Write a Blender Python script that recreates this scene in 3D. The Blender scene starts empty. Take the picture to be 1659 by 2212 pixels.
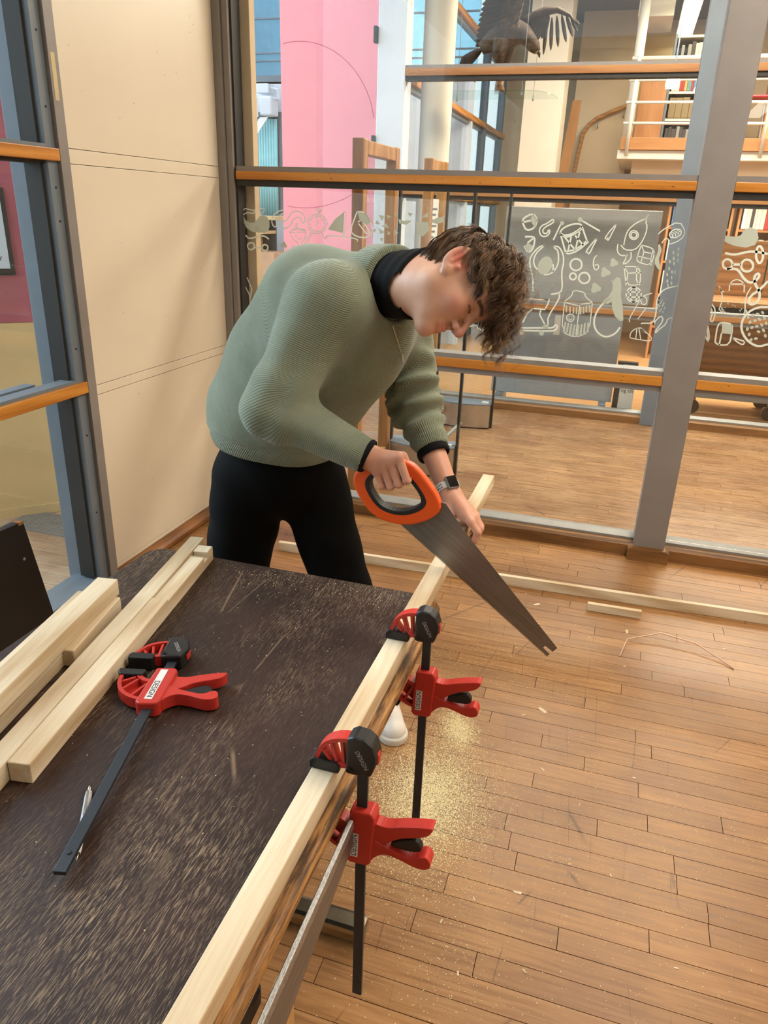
import bpy, bmesh, math, random
import numpy as np
from mathutils import Vector, Matrix
random.seed(7); rng = np.random.default_rng(7)
scene = bpy.context.scene
COL = scene.collection
R = math.radians

# ------------------------------------------------------------------ camera
def make_camera():
    yaw, pitch, roll = R(-16.7), R(22.4), R(2.03)
    cy, sy, cp, sp = math.cos(yaw), math.sin(yaw), math.cos(pitch), math.sin(pitch)
    fwd = Vector((sy*cp, cy*cp, -sp)); right = Vector((cy, -sy, 0)); up = right.cross(fwd)
    c, s = math.cos(roll), math.sin(roll)
    r2 = c*right + s*up; u2 = -s*right + c*up
    cam = bpy.data.cameras.new('camera'); o = bpy.data.objects.new('camera', cam); COL.objects.link(o)
    cam.sensor_fit = 'HORIZONTAL'; cam.sensor_width = 36.0; cam.lens = 36.0*1590.3/1659.0
    cam.clip_start = 0.02; cam.clip_end = 200
    m = Matrix.Identity(4)
    for i in range(3):
        m[i][0] = r2[i]; m[i][1] = u2[i]; m[i][2] = -fwd[i]
    m[0][3], m[1][3], m[2][3] = 0, 0, 1.55
    o.matrix_world = m
    scene.camera = o
make_camera()

# ------------------------------------------------------------------ world, lights, exposure
vs = scene.view_settings
vs.view_transform = 'Standard'; vs.look = 'None'; vs.gamma = 1.0; vs.use_curve_mapping = False
vs.exposure = -0.27
cy_ = scene.cycles
cy_.max_bounces = 5; cy_.diffuse_bounces = 2; cy_.glossy_bounces = 2; cy_.transmission_bounces = 2; cy_.transparent_max_bounces = 16
cy_.caustics_reflective = False; cy_.caustics_refractive = False; cy_.use_adaptive_sampling = True; cy_.adaptive_threshold = .08; cy_.adaptive_min_samples = 14
w = bpy.data.worlds.new('world'); scene.world = w; w.use_nodes = True
bg = w.node_tree.nodes['Background']
bg.inputs[0].default_value = (0.78, 0.91, 1.0, 1); bg.inputs[1].default_value = 2.3

sun = bpy.data.lights.new('daylight_sun', 'SUN'); sun.energy = 5.5; sun.angle = R(50); sun.color = (0.72, 0.87, 1.0)
so = bpy.data.objects.new('daylight_sun', sun); COL.objects.link(so); so.location = (-6, -2, 6)
so.rotation_euler = Vector((.90, -.08, -.42)).to_track_quat('-Z', 'Y').to_euler()
def area(name, loc, size, energy, col, rot=(0, 0, 0)):
    l = bpy.data.lights.new(name, 'AREA'); l.shape = 'RECTANGLE'; l.size, l.size_y = size
    l.energy = energy; l.color = col
    o = bpy.data.objects.new(name, l); COL.objects.link(o); o.location = loc; o.rotation_euler = rot
    return o
WARM = (1.0, 0.89, 0.745)
area('ceiling_light_workshop_a', (0.60, 2.1, 3.02), (0.24, 1.7), 62, WARM)
area('ceiling_light_workshop_b', (1.5, -0.6, 3.02), (0.24, 1.7), 18, WARM)
area('ceiling_light_workshop_c', (2.1, 1.2, 3.02), (0.9, 1.8), 34, WARM)
area('ceiling_light_hall_a', (0.4, 4.9, 3.5), (2.6, 0.5), 140, WARM)
area('ceiling_light_library_a', (0.6, 7.6, 3.8), (2.8, 0.8), 260, WARM)
area('ceiling_light_library_b', (2.2, 8.5, 3.8), (3.0, 0.5), 260, WARM)
area('ceiling_light_library_c', (2.0, 8.3, 2.08), (3.0, 0.4), 70, WARM)

# ------------------------------------------------------------------ helpers
def lin(c):
    return tuple((x/12.92 if x <= 0.04045 else ((x+0.055)/1.055)**2.4) for x in [v/255 for v in c]) + (1,)

class N:
    """tiny node-tree helper"""
    def __init__(s, name):
        s.m = bpy.data.materials.new(name); s.m.use_nodes = True
        s.t = s.m.node_tree; s.b = s.t.nodes['Principled BSDF']; s.out = s.t.nodes['Material Output']
    def n(s, typ, **kw):
        nd = s.t.nodes.new(typ)
        for k, v in kw.items():
            if k.startswith('i_'):
                key = k[2:]; key = int(key) if key.isdigit() else key.replace('_', ' ')
                nd.inputs[key].default_value = v
            else: setattr(nd, k, v)
        return nd
    def l(s, a, b): s.t.links.new(a, b)
    def mapping(s, scale, src='Object', rot=(0, 0, 0)):
        mp = s.n('ShaderNodeMapping'); mp.inputs['Scale'].default_value = scale; mp.inputs['Rotation'].default_value = rot
        if src == 'World':
            g = s.n('ShaderNodeNewGeometry'); s.l(g.outputs['Position'], mp.inputs[0])
        else:
            tc = s.n('ShaderNodeTexCoord'); s.l(tc.outputs[src], mp.inputs[0])
        return mp.outputs[0]
    def noise(s, vec, scale, detail=4, rough=.55, dist=0):
        nd = s.n('ShaderNodeTexNoise'); nd.inputs['Scale'].default_value = scale; nd.inputs['Detail'].default_value = detail
        nd.inputs['Roughness'].default_value = rough; nd.inputs['Distortion'].default_value = dist
        if vec is not None: s.l(vec, nd.inputs['Vector'])
        return nd.outputs['Fac']
    def ramp(s, fac, stops, interp='LINEAR'):
        r = s.n('ShaderNodeValToRGB'); r.color_ramp.interpolation = interp; e = r.color_ramp.elements
        while len(e) < len(stops): e.new(.5)
        for k, (p, c) in enumerate(stops):
            e[k].position = p; e[k].color = c if len(c) == 4 else tuple(c)+(1,)
        s.l(fac, r.inputs[0]); return r.outputs[0]
    def mix(s, fac, a, b, typ='MIX'):
        m = s.n('ShaderNodeMix', data_type='RGBA', blend_type=typ)
        for v, k in ((fac, 0), (a, 6), (b, 7)):
            if isinstance(v, bpy.types.NodeSocket): s.l(v, m.inputs[k])
            else: m.inputs[k].default_value = v
        return m.outputs[2]
    def math(s, op, a, b=0.0, c=0.0):
        m = s.n('ShaderNodeMath', operation=op)
        for k, v in enumerate((a, b, c)):
            if isinstance(v, bpy.types.NodeSocket): s.l(v, m.inputs[k])
            else: m.inputs[k].default_value = v
        return m.outputs[0]
    def bump(s, h, strength=.3, dist=.002):
        b = s.n('ShaderNodeBump'); b.inputs['Strength'].default_value = strength; b.inputs['Distance'].default_value = dist
        s.l(h, b.inputs['Height']); s.l(b.outputs[0], s.b.inputs['Normal'])
    def base(s, c):
        if isinstance(c, bpy.types.NodeSocket): s.l(c, s.b.inputs['Base Color'])
        else: s.b.inputs['Base Color'].default_value = c
    def rough(s, v):
        if isinstance(v, bpy.types.NodeSocket): s.l(v, s.b.inputs['Roughness'])
        else: s.b.inputs['Roughness'].default_value = v

def plain(name, col, rough=.5, metal=0, var=.06, scale=6, bump=0, spec=.5):
    q = N(name); c = lin(col)
    v = q.mapping((1, 1, 1)); f = q.noise(v, scale, 4)
    d = tuple(x*(1-var*2) for x in c[:3])+(1,); e = tuple(min(1, x*(1+var)) for x in c[:3])+(1,)
    q.base(q.ramp(f, [(.3, d), (.7, e)])); q.rough(rough); q.b.inputs['Metallic'].default_value = metal
    q.b.inputs['Specular IOR Level'].default_value = spec
    if bump: q.bump(q.noise(v, scale*20, 3), bump, .001)
    return q.m

def emit(name, col, strength):
    q = N(name); q.base((0, 0, 0, 1)); q.b.inputs['Emission Color'].default_value = lin(col); q.b.inputs['Emission Strength'].default_value = strength
    return q.m

def glass(name, tint=(1, 1, 1), refl=1.0, rough=0.0, base=.0):
    q = N(name); q.t.nodes.remove(q.b)
    tr = q.n('ShaderNodeBsdfTransparent'); tr.inputs[0].default_value = tuple(tint)+(1,)
    gl = q.n('ShaderNodeBsdfGlossy'); gl.inputs['Roughness'].default_value = rough; gl.inputs[0].default_value = (refl, refl, refl, 1)
    lw = q.n('ShaderNodeLayerWeight'); lw.inputs['Blend'].default_value = .5
    fac = q.math('MULTIPLY_ADD', q.math('POWER', lw.outputs['Facing'], 5.0), .6, .028)
    m = q.n('ShaderNodeMixShader')
    q.l(fac, m.inputs[0])
    q.l(tr.outputs[0], m.inputs[1]); q.l(gl.outputs[0], m.inputs[2]); q.l(m.outputs[0], q.out.inputs[0])
    return q.m

def wood(name, c1, c2, axis='Y', grain=1.0, rough=.5, src='Object', knots=False, spec=.4, rnd=0.0):
    """wood grain running along an axis"""
    q = N(name)
    st = {'X': (1.2, 22, 22), 'Y': (22, 1.2, 22), 'Z': (22, 22, 1.2)}[axis]
    lo = {'X': (.7, 5, 5), 'Y': (5, .7, 5), 'Z': (5, 5, .7)}[axis]
    v = q.mapping(st, src); v2 = q.mapping(lo, src)
    if rnd:
        oi = q.n('ShaderNodeObjectInfo'); ad = q.n('ShaderNodeVectorMath', operation='ADD'); sc = q.n('ShaderNodeVectorMath', operation='SCALE')
        sc.inputs[0].default_value = (17, 31, 23); q.l(oi.outputs['Random'], sc.inputs['Scale']); q.l(v, ad.inputs[0]); q.l(sc.outputs[0], ad.inputs[1]); v = ad.outputs[0]
        ad2 = q.n('ShaderNodeVectorMath', operation='ADD'); q.l(v2, ad2.inputs[0]); q.l(sc.outputs[0], ad2.inputs[1]); v2 = ad2.outputs[0]
    f1 = q.noise(v, 6*grain, 6, .6, .6)
    wv = q.n('ShaderNodeTexWave', wave_type='RINGS'); wv.inputs['Scale'].default_value = 1.6*grain; wv.inputs['Distortion'].default_value = 5; wv.inputs['Detail'].default_value = 3
    wv.inputs['Detail Scale'].default_value = 1.2; q.l(v2, wv.inputs['Vector'])
    fac = q.math('MULTIPLY_ADD', f1, .65, q.math('MULTIPLY', wv.outputs['Fac'], .35))
    col = q.ramp(fac, [(.25, lin(c1)), (.7, lin(c2))])
    if knots:
        vo = q.n('ShaderNodeTexVoronoi'); q.l(q.mapping({'X': (2.2, 9, 9), 'Y': (9, 2.2, 9), 'Z': (9, 9, 2.2)}[axis], src), vo.inputs['Vector']); vo.inputs['Scale'].default_value = .9
        k = q.ramp(vo.outputs['Distance'], [(.03, (1, 1, 1)), (.09, (0, 0, 0))])
        col = q.mix(q.math('MULTIPLY', k, .55), col, lin((150, 95, 45)))
    if rnd:
        h = q.n('ShaderNodeHueSaturation'); q.l(col, h.inputs['Color'])
        oi = q.n('ShaderNodeObjectInfo'); q.l(q.math('MULTIPLY_ADD', oi.outputs['Random'], 2*rnd, 1-rnd), h.inputs['Value']); col = h.outputs[0]
    q.base(col); q.rough(rough); q.b.inputs['Specular IOR Level'].default_value = spec
    q.bump(f1, .12, .001)
    return q.m

class MB:
    def __init__(s): s.v = []; s.f = []
    def add(s, vs, fs):
        k = len(s.v); s.v += [tuple(p) for p in vs]; s.f += [tuple(i+k for i in f) for f in fs]; return s
    def box(s, x0, x1, y0, y1, z0, z1):
        return s.add([(x, y, z) for z in (z0, z1) for y in (y0, y1) for x in (x0, x1)],
                     [(0, 2, 3, 1), (4, 5, 7, 6), (0, 1, 5, 4), (2, 6, 7, 3), (0, 4, 6, 2), (1, 3, 7, 5)])
    def bbox(s, x0, x1, y0, y1, z0, z1, b=.003):
        """bevelled box"""
        b = min(b, (x1-x0)*.45, (y1-y0)*.45, (z1-z0)*.45); bm = bmesh.new()
        bmesh.ops.create_cube(bm, size=1, matrix=Matrix.Translation(((x0+x1)/2, (y0+y1)/2, (z0+z1)/2)) @ Matrix.Diagonal((x1-x0, y1-y0, z1-z0, 1)))
        bmesh.ops.bevel(bm, geom=bm.edges[:], offset=b, segments=2, affect='EDGES', profile=.5)
        return s.bm(bm)
    def bm(s, bm, M=None):
        bm.verts.index_update(); vs = [(M @ v.co if M else v.co.copy()) for v in bm.verts]
        s.add(vs, [[v.index for v in f.verts] for f in bm.faces]); bm.free(); return s
    def prism(s, pts, d0, d1, fn=None):
        """2d outline (concave allowed) extruded; fn maps (u,v,w)->xyz"""
        fn = fn or (lambda u, v, w: (u, w, v)); n = len(pts)
        a = sum(pts[i][0]*pts[(i+1) % n][1]-pts[(i+1) % n][0]*pts[i][1] for i in range(n))
        if a < 0: pts = pts[::-1]
        vs = [fn(u, v, d0) for u, v in pts]+[fn(u, v, d1) for u, v in pts]
        return s.add(vs, [tuple(range(n))[::-1], tuple(range(n, 2*n))]+[(i, (i+1) % n, n+(i+1) % n, n+i) for i in range(n)])
    def tube(s, pts, r, seg=8, caps=True, flat=None):
        pts = [Vector(p) for p in pts]; rs = r if hasattr(r, '__len__') else [r]*len(pts)
        t0 = (pts[1]-pts[0]).normalized(); up = Vector((0, 0, 1)) if abs(t0.z) < .9 else Vector((1, 0, 0))
        u = t0.cross(up).normalized(); k = len(s.v); n = len(pts)
        for i, p in enumerate(pts):
            t = (pts[min(i+1, n-1)]-pts[max(i-1, 0)]); t = t.normalized() if t.length > 1e-9 else t0
            u = (u-t*u.dot(t)).normalized(); v = t.cross(u)
            for j in range(seg):
                a = 2*math.pi*j/seg; q = p+(u*math.cos(a)+v*math.sin(a)*(flat or 1))*rs[i]; s.v.append(tuple(q))
        for i in range(n-1):
            for j in range(seg):
                s.f.append((k+i*seg+j, k+i*seg+(j+1) % seg, k+(i+1)*seg+(j+1) % seg, k+(i+1)*seg+j))
        if caps:
            s.f.append(tuple(k+j for j in range(seg))[::-1]); s.f.append(tuple(k+(n-1)*seg+j for j in range(seg)))
        return s
    def lathe(s, prof, seg=24, M=None):
        k = len(s.v); n = len(prof)
        for (r, z) in prof:
            for j in range(seg):
                a = 2*math.pi*j/seg; p = Vector((r*math.cos(a), r*math.sin(a), z)); s.v.append(tuple(M @ p if M else p))
        for i in range(n-1):
            for j in range(seg): s.f.append((k+i*seg+j, k+i*seg+(j+1) % seg, k+(i+1)*seg+(j+1) % seg, k+(i+1)*seg+j))
        s.f.append(tuple(k+j for j in range(seg))[::-1]); s.f.append(tuple(k+(n-1)*seg+j for j in range(seg)))
        return s
    def xf(s, M, start=0):
        for i in range(start, len(s.v)): s.v[i] = tuple(M @ Vector(s.v[i]))
        return s
    def build(s, name, mat, parent=None, smooth=False, kind=None):
        me = bpy.data.meshes.new(name); me.from_pydata(s.v, [], s.f); me.update()
        if smooth:
            me.polygons.foreach_set('use_smooth', [True]*len(me.polygons))
        return link(name, me, mat, parent, kind)

def link(name, me, mat=None, parent=None, kind=None):
    if mat is not None:
        me.materials.clear(); me.materials.append(mat)
    o = bpy.data.objects.new(name, me); COL.objects.link(o)
    if parent is not None: o.parent = parent
    if kind: o['kind'] = kind
    return o
def tag(o, label, cat, group=None):
    o['label'] = label; o['category'] = cat
    if group: o['group'] = group
    return o
def thing(name, label, cat, loc=(0, 0, 0), rot=(0, 0, 0), group=None):
    o = bpy.data.objects.new(name, None); o.empty_display_size = .05; COL.objects.link(o); o.location = loc; o.rotation_euler = rot
    return tag(o, label, cat, group)
def struct(o): o['kind'] = 'structure'; return o
def autosmooth(o, ang=35):
    me = o.data; me.polygons.foreach_set('use_smooth', [True]*len(me.polygons))
    bm = bmesh.new(); bm.from_mesh(me); a = math.radians(ang)
    for e in bm.edges:
        if len(e.link_faces) != 2 or e.calc_face_angle(0) > a: e.smooth = False
    bm.to_mesh(me); bm.free(); return o
def text_mesh(txt, size, thick=0.0):
    cu = bpy.data.curves.new('t', 'FONT'); cu.body = txt; cu.size = size; cu.extrude = thick; cu.align_x = 'CENTER'; cu.align_y = 'CENTER'
    o = bpy.data.objects.new('t', cu); COL.objects.link(o); bpy.context.view_layer.update()
    dg = bpy.context.evaluated_depsgraph_get(); me = bpy.data.meshes.new_from_object(o.evaluated_get(dg))
    bpy.data.objects.remove(o); bpy.data.curves.remove(cu); return me

# ------------------------------------------------------------------ materials
def floor_mat(name, c1, c2, c3, rough=.34, rnd=.12):
    q = N(name)
    oi = q.n('ShaderNodeObjectInfo')
    v = q.mapping((1.6, 26, 1), 'World'); 
    ad = q.n('ShaderNodeVectorMath', operation='ADD'); sc = q.n('ShaderNodeVectorMath', operation='SCALE'); sc.inputs[0].default_value = (13, 37, 5)
    q.l(oi.outputs['Random'], sc.inputs['Scale']); q.l(v, ad.inputs[0]); q.l(sc.outputs[0], ad.inputs[1])
    f = q.noise(ad.outputs[0], 4, 5, .5, .4)
    col = q.ramp(f, [(.2, lin(c1)), (.5, lin(c2)), (.82, lin(c3))])
    wear = q.noise(q.mapping((1, 1, 1), 'World'), 2.3, 6, .6)
    col = q.mix(q.ramp(wear, [(.42, (0, 0, 0)), (.62, (.42, .42, .42))]), col, lin((118, 78, 50)))
    # fine dark scratches running in random directions
    for k, (rz, s) in enumerate(((.5, 3.1), (1.9, 4.3), (2.6, 2.7))):
        vo = q.n('ShaderNodeTexVoronoi', feature='DISTANCE_TO_EDGE'); q.l(q.mapping((1.1, .16, 1), 'World', (0, 0, rz)), vo.inputs['Vector']); vo.inputs['Scale'].default_value = s
        vo.inputs['Randomness'].default_value = 1
        m = q.noise(q.mapping((1, 1, 1), 'World'), 3.7+k, 2)
        line = q.math('MULTIPLY', q.ramp(vo.outputs['Distance'], [(.0005, (1, 1, 1)), (.0016, (0, 0, 0))]), q.ramp(m, [(.52, (0, 0, 0)), (.62, (.7, .7, .7))]))
        col = q.mix(line, col, lin((60, 36, 22)))
    h = q.n('ShaderNodeHueSaturation'); q.l(col, h.inputs['Color']); q.l(q.math('MULTIPLY_ADD', oi.outputs['Random'], 2*rnd, 1-rnd), h.inputs['Value'])
    h.inputs['Saturation'].default_value = 1.0
    q.base(h.outputs[0]); q.rough(q.ramp(f, [(.2, (rough-.06,)*3), (.8, (rough+.12,)*3)])); q.b.inputs['Specular IOR Level'].default_value = .4
    q.bump(f, .08, .001)
    return q.m
M = {}
M['floor'] = floor_mat('workshop_floor_wood', (122, 84, 48), (158, 113, 68), (180, 136, 88))
M['hallfloor'] = floor_mat('hall_floor_wood', (122, 88, 58), (156, 118, 82), (180, 144, 104), .26)
M['leftfloor'] = floor_mat('pale_floor_wood', (150, 120, 92), (186, 158, 130), (205, 182, 158), .4)  # lighter planks, outside the left window and in the far room
M['gap'] = plain('dark_joint', (48, 30, 20), .9)
M['cream'] = plain('cream_laminate', (230, 217, 196), .34, var=.02, scale=2)
M['wallwhite'] = plain('painted_plaster', (226, 214, 196), .8, var=.02)
M['beige'] = plain('beige_plaster', (214, 190, 160), .8, var=.03)
M['steel'] = plain('grey_painted_steel', (138, 132, 128), .42, var=.04, scale=9)
M['bluesteel'] = plain('blue_grey_and_daylit_steel', (112, 122, 132), .45, var=.05)  # far post's own blue; on window_1 the cool daylight is put into the colour
M['darksteel'] = plain('dark_gasket', (44, 42, 40), .6)
M['alu'] = plain('aluminium_sill', (150, 148, 144), .5, metal=.35, var=.05, scale=14)
M['rail'] = wood('orange_varnished_rail', (176, 108, 38), (214, 146, 62), 'X', .7, .34)
M['railY'] = wood('orange_varnished_rail_y', (176, 108, 38), (214, 146, 62), 'Y', .7, .34)
M['railfar'] = wood('brown_varnished_rail', (146, 96, 56), (178, 126, 80), 'X', .7, .4)
M['kerb'] = wood('worn_brown_kerb', (92, 62, 34), (142, 100, 58), 'X', .8, .45)
M['kerbY'] = wood('worn_brown_kerb_y', (110, 66, 30), (150, 98, 50), 'Y', .8, .4)
M['glass'] = glass('window_glass', (.97, .985, .975))
M['glass2'] = glass('far_window_glass', (.96, .975, .97), .8)
M['black'] = plain('black_screw', (24, 24, 25), .5)
M['pink'] = plain('pink_lacquer', (250, 158, 168), .35, var=.01)
M['rose'] = plain('dark_rose_panel', (172, 92, 104), .45, var=.06, scale=3)
M['sand'] = plain('sand_laminate', (214, 182, 132), .5, var=.04, scale=2)
M['whitepaint'] = plain('cool_white_paint', (214, 220, 230), .5, var=.02)

def plank_floor(root, x0, x1, y0, y1, mat, ztop=0.0, pw=.0625, lmin=.32, lmax=1.15, th=.012, gap=.0017, limit=295, near=None):
    unit = MB().box(0, 1, 0, 1, -1, 0); me = bpy.data.meshes.new('plank'); me.from_pydata(unit.v, [], unit.f); me.materials.append(mat)
    n = 0; rest = MB(); r = random.Random(5); y = y0; row = 0
    while y < y1-1e-6:
        yy = min(y+pw, y1); x = x0-r.random()*lmax*.6
        while x < x1:
            L = r.uniform(lmin, lmax); a, b = max(x, x0), min(x+L, x1); x += L
            if b-a < .02: continue
            dz = ztop+r.uniform(-.0003, .0003)
            if n < limit and (near is None or near((a+b)/2, y)):
                o = bpy.data.objects.new('plank', me); COL.objects.link(o); o.parent = root
                o.location = (a+gap/2, y+gap/2, dz); o.scale = (b-a-gap, yy-y-gap, th); n += 1
            else:
                rest.box(a+gap/2, b-gap/2, y+gap/2, yy-gap/2, dz-th, dz)
        y += pw; row += 1
    if rest.f: rest.build('outlying_planks', mat, root, kind='stuff')

# ------------------------------------------------------------------ workshop shell
fl = struct(MB().box(-1.98, 3.2, -2.5, 3.56, -.06, -.0125).build('floor', M['gap']))
vis = lambda x, y: (x < .55+.42*y) and (x > -1.9) and y > .30
plank_floor(fl, -1.95, 3.2, -2.5, 3.53, M['floor'], near=vis, lmin=.36, lmax=1.25)
struct(MB().box(-2.0, 3.2, -2.5, 3.62, 3.1, 3.2).build('ceiling', M['wallwhite']))
struct(MB().box(3.2, 3.3, -2.5, 3.62, 0, 3.2).build('wall_right', M['cream']))
struct(MB().box(-2.0, 3.3, -2.6, -2.5, 0, 3.2).build('wall_back', M['cream']))

# left wall of cream laminate panels
wl = struct(MB().box(-2.02, -1.956, 2.41, 3.52, 0, 3.1).build('wall_left', M['cream']))
for a, b in ((.047, .064), (.0655, .820), (.822, .859), (.861, 1.659), (1.661, 1.709), (1.711, 3.1)):
    MB().bbox(-1.957, -1.945, 2.412, 3.50, a, b, .0012).build('panel', M['cream'], wl)
def marks(n, y0, y1, z0, z1, seed):
    r = random.Random(seed); mb = MB()
    for _ in range(n):
        y, z, L, a = r.uniform(y0, y1), r.uniform(z0, z1), r.uniform(.003, .012), r.uniform(0, 6.28)
        mb.tube([(-1.9449, y, z), (-1.9449, y+L*math.cos(a), z+L*math.sin(a))], .0006, 4)
    return mb
marks(26, 2.45, 3.45, .3, 2.3, 3).build('scuff_marks', M['kerb'], wl, kind='stuff')
bb = MB(); prof = [(-1.955, 0), (-1.905, 0), (-1.895, .012), (-1.895, .030), (-1.905, .043), (-1.92, .046), (-1.955, .046)]
bb.prism(prof, 2.41, 3.53, lambda u, v, w: (u, w, v))
struct(bb.build('baseboard_left', M['kerbY']))

# left window beside the cream wall
w1 = struct(MB().bbox(-2.02, -1.925, 2.362, 2.41, 0, 3.1, .002).build('window_1', M['steel']))
MB().bbox(-2.03, -1.940, 2.312, 2.361, 0.05, 3.1, .002).build('screwed_cover_strip', M['bluesteel'], w1)
MB().box(-2.03, -1.962, 2.300, 2.312, .06, 3.1).build('gasket', M['darksteel'], w1)
MB().bbox(-2.112, -2.032, 2.326, 2.41, .03, 3.1, .002).build('outer_mullion', M['bluesteel'], w1)
for z in (.35, .68, 1.02, 1.47, 1.58, 1.83, 2.05, 2.5):
    MB().lathe([(.0, -.001), (.0045, -.001), (.004, .0012), (.0015, .0014), (.0, .0005)], 10, Matrix.Translation((-1.9395, 2.337, z)) @ Matrix.Rotation(R(90), 4, 'Y')).build('screw', M['black'], w1)
for z0, z1 in ((.848, .892), (1.664, 1.704)):
    MB().bbox(-1.955, -1.925, -1.2, 2.361, z0, z1, .003).build('wood_rail', M['railY'], w1)
    MB().box(-2.0, -1.94, -1.2, 2.312, z1, z1+.012).build('rail_cap', M['bluesteel'], w1)
    MB().box(-2.02, -1.955, -1.2, 2.312, z0-.01, z1+.004).build('rail_core', M['darksteel'], w1)
    MB().box(-2.075, -2.03, -1.2, 2.2, z0-.01, z1+.01).build('outer_rail', M['bluesteel'], w1)
MB().box(-2.075, -1.94, -1.2, 2.362, 0, .052).build('bottom_sill', M['bluesteel'], w1)
for z0, z1 in ((.052, .84), (.9, 1.655), (1.71, 3.1)):
    MB().box(-2.026, -2.022, -1.2, 2.300, z0, z1).build('pane', M['glass'], w1)
struct(MB().box(-2.03, -1.93, -2.5, -1.2, 0, 3.1).build('wall_left_rear', M['cream']))
tp = MB(); tp.box(-1.9249, -1.9243, 2.372, 2.392, 1.853, 1.995)
tag(tp.build('masking_tape', plain('masking_tape', (214, 196, 150), .7)), 'strip of cream masking tape on the grey window post', 'tape')

# ------------------------------------------------------------------ outside the left window
struct(MB().box(-6, -2.08, -2, 3.2, -.07, -.02).build('floor_outside', M['gap']))
fo = struct(MB().box(-6, -2.08, -2, 3.2, -.02, -.0125).build('floor_outside_boards', M['gap']))
plank_floor(fo, -3.6, -2.09, 1.0, 3.1, M['leftfloor'], pw=.085, limit=120)
wo = struct(MB().box(0, .87, 0, .05, 0, 3.4).build('wall_outside', M['sand'])); wo.location = (-3.2, 2.47, 0); wo.rotation_euler = (0, 0, R(45))
MB().box(0, .87, -.006, 0, 0, .985).build('lower_panel', M['sand'], wo); MB().box(0, .87, -.006, 0, .988, 2.15).build('upper_panel', M['rose'], wo)
MB().box(0, .87, -.006, 0, 2.153, 3.4).build('top_panel', plain('dark_blue_panel', (52, 72, 104), .4), wo)
MB().box(0, .87, -.012, -.006, 0, .05).build('skirting_board', M['sand'], wo)
ps = thing('framed_poster', 'black framed notice hanging on the dark rose panel outside the left window', 'poster', (-2.757, 2.905, 0), (0, 0, R(45)))
MB().bbox(-.30, .045, -.022, -.007, 1.205, 1.58, .003).build('frame', M['darksteel'], ps)
MB().box(-.285, .025, -.024, -.021, 1.235, 1.555).build('paper', plain('poster_paper', (196, 204, 214), .6, var=.02), ps)
tm = text_mesh('Library', .03); t = link('lettering', tm, M['darksteel'], ps); t.location = (-.045, -.0245, 1.285); t.rotation_euler = (R(90), 0, 0)
tm = text_mesh('the', .05); t = link('lettering', tm, M['rose'], ps); t.location = (-.05, -.0245, 1.36); t.rotation_euler = (R(90), 0, 0)
gr = thing('floor_grating', 'slatted metal foot grating let into the boards outside the left window', 'grating', (-2.62, 2.80, .0))
MB().box(-.20, .22, -.10, .12, 0.0005, .002).build('tray', M['bluesteel'], gr)
for k in range(17):
    MB().box(-.20, .22, -.098+k*.0125, -.091+k*.0125, .002, .006).build('slat', M['alu'], gr)

# ------------------------------------------------------------------ glass partitions
def partition(name, y, x0, x1, post, mw, zmax=3.1, rails=((.85, .893), (1.657, 1.694)), front=True, xl=None, gm='glass'):
    P = struct(MB().bbox(post[0], post[1], y-.06, y+.06, .0, zmax, .004).build(name, M['steel' if front else 'bluesteel']))
    px0, px1 = post
    spans = [(x0, px0), (px1, x1)]
    for a, b in spans:
        for z0, z1 in rails:
            MB().bbox(a, b, y-.058, y-.03, z0, z1, .003).build('wood_rail', M['rail' if front else 'railfar'], P)
            MB().box(a, b, y-.05, y+.035, z1, z1+.022).build('rail_cap', M['alu' if z1 < 1.5 else 'steel'], P)
            MB().box(a, b, y-.045, y+.035, z0-.028, z0).build('rail_channel', M['darksteel' if z1 > 1.5 else 'steel'], P)
            MB().box(a, b, y-.029, y+.03, z0, z1).build('rail_core', M['bluesteel'], P)
            MB().bbox(a, b, y+.031, y+.058, z0, z1, .003).build('wood_rail', M['rail' if front else 'railfar'], P)
        kp = [(y-.045, 0), (y+.10, 0), (y+.10, .055), (y+.085, .068), (y-.030, .068), (y-.045, .055)]
        MB().prism(kp, a, b, lambda u, v, w: (w, u, v)).build('kerb', M['kerb'], P)
        MB().prism([(y-.002, .068), (y+.075, .068), (y+.075, .088), (y+.03, .098), (y-.002, .080)], a, b, lambda u, v, w: (w, u, v)).build('sill', M['alu'], P)
        zs = [.09]+[v for r_ in rails for v in (r_[0]-.028, r_[1]+.02)]+[zmax]
        for i in range(0, len(zs), 2):
            MB().box(a+.004, b-.004, y+.008, y+.012, zs[i], zs[i+1]).build('pane', M[gm], P)
    return P
PY = 3.565
w2 = partition('window_2', PY, -1.86, 2.6, (.228, .372), None, xl=-1.95)
fb = MB().prism([(.205, 0), (.395, 0), (.395, .055), (.378, .066), (.222, .066), (.205, .055)], PY-.095, PY+.09, lambda u, v, w: (u, w, v))
fb.build('post_foot_block', M['kerb'], w2)
cp = struct(MB().bbox(-1.945, -1.905, 3.495, 3.62, 0, 3.1, .003).build('trim_1', M['steel']))
MB().bbox(-1.904, -1.872, 3.51, 3.62, 0, 3.1, .003).build('stepped_profile', M['steel'], cp)
MB().box(-1.872, -1.862, 3.53, 3.61, 0, 3.1).build('gasket', M['darksteel'], cp)
MB().bbox(-1.90, -1.82, 3.625, 3.68, 0, 3.1, .003).build('outer_profile', M['beige'], cp)

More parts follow.
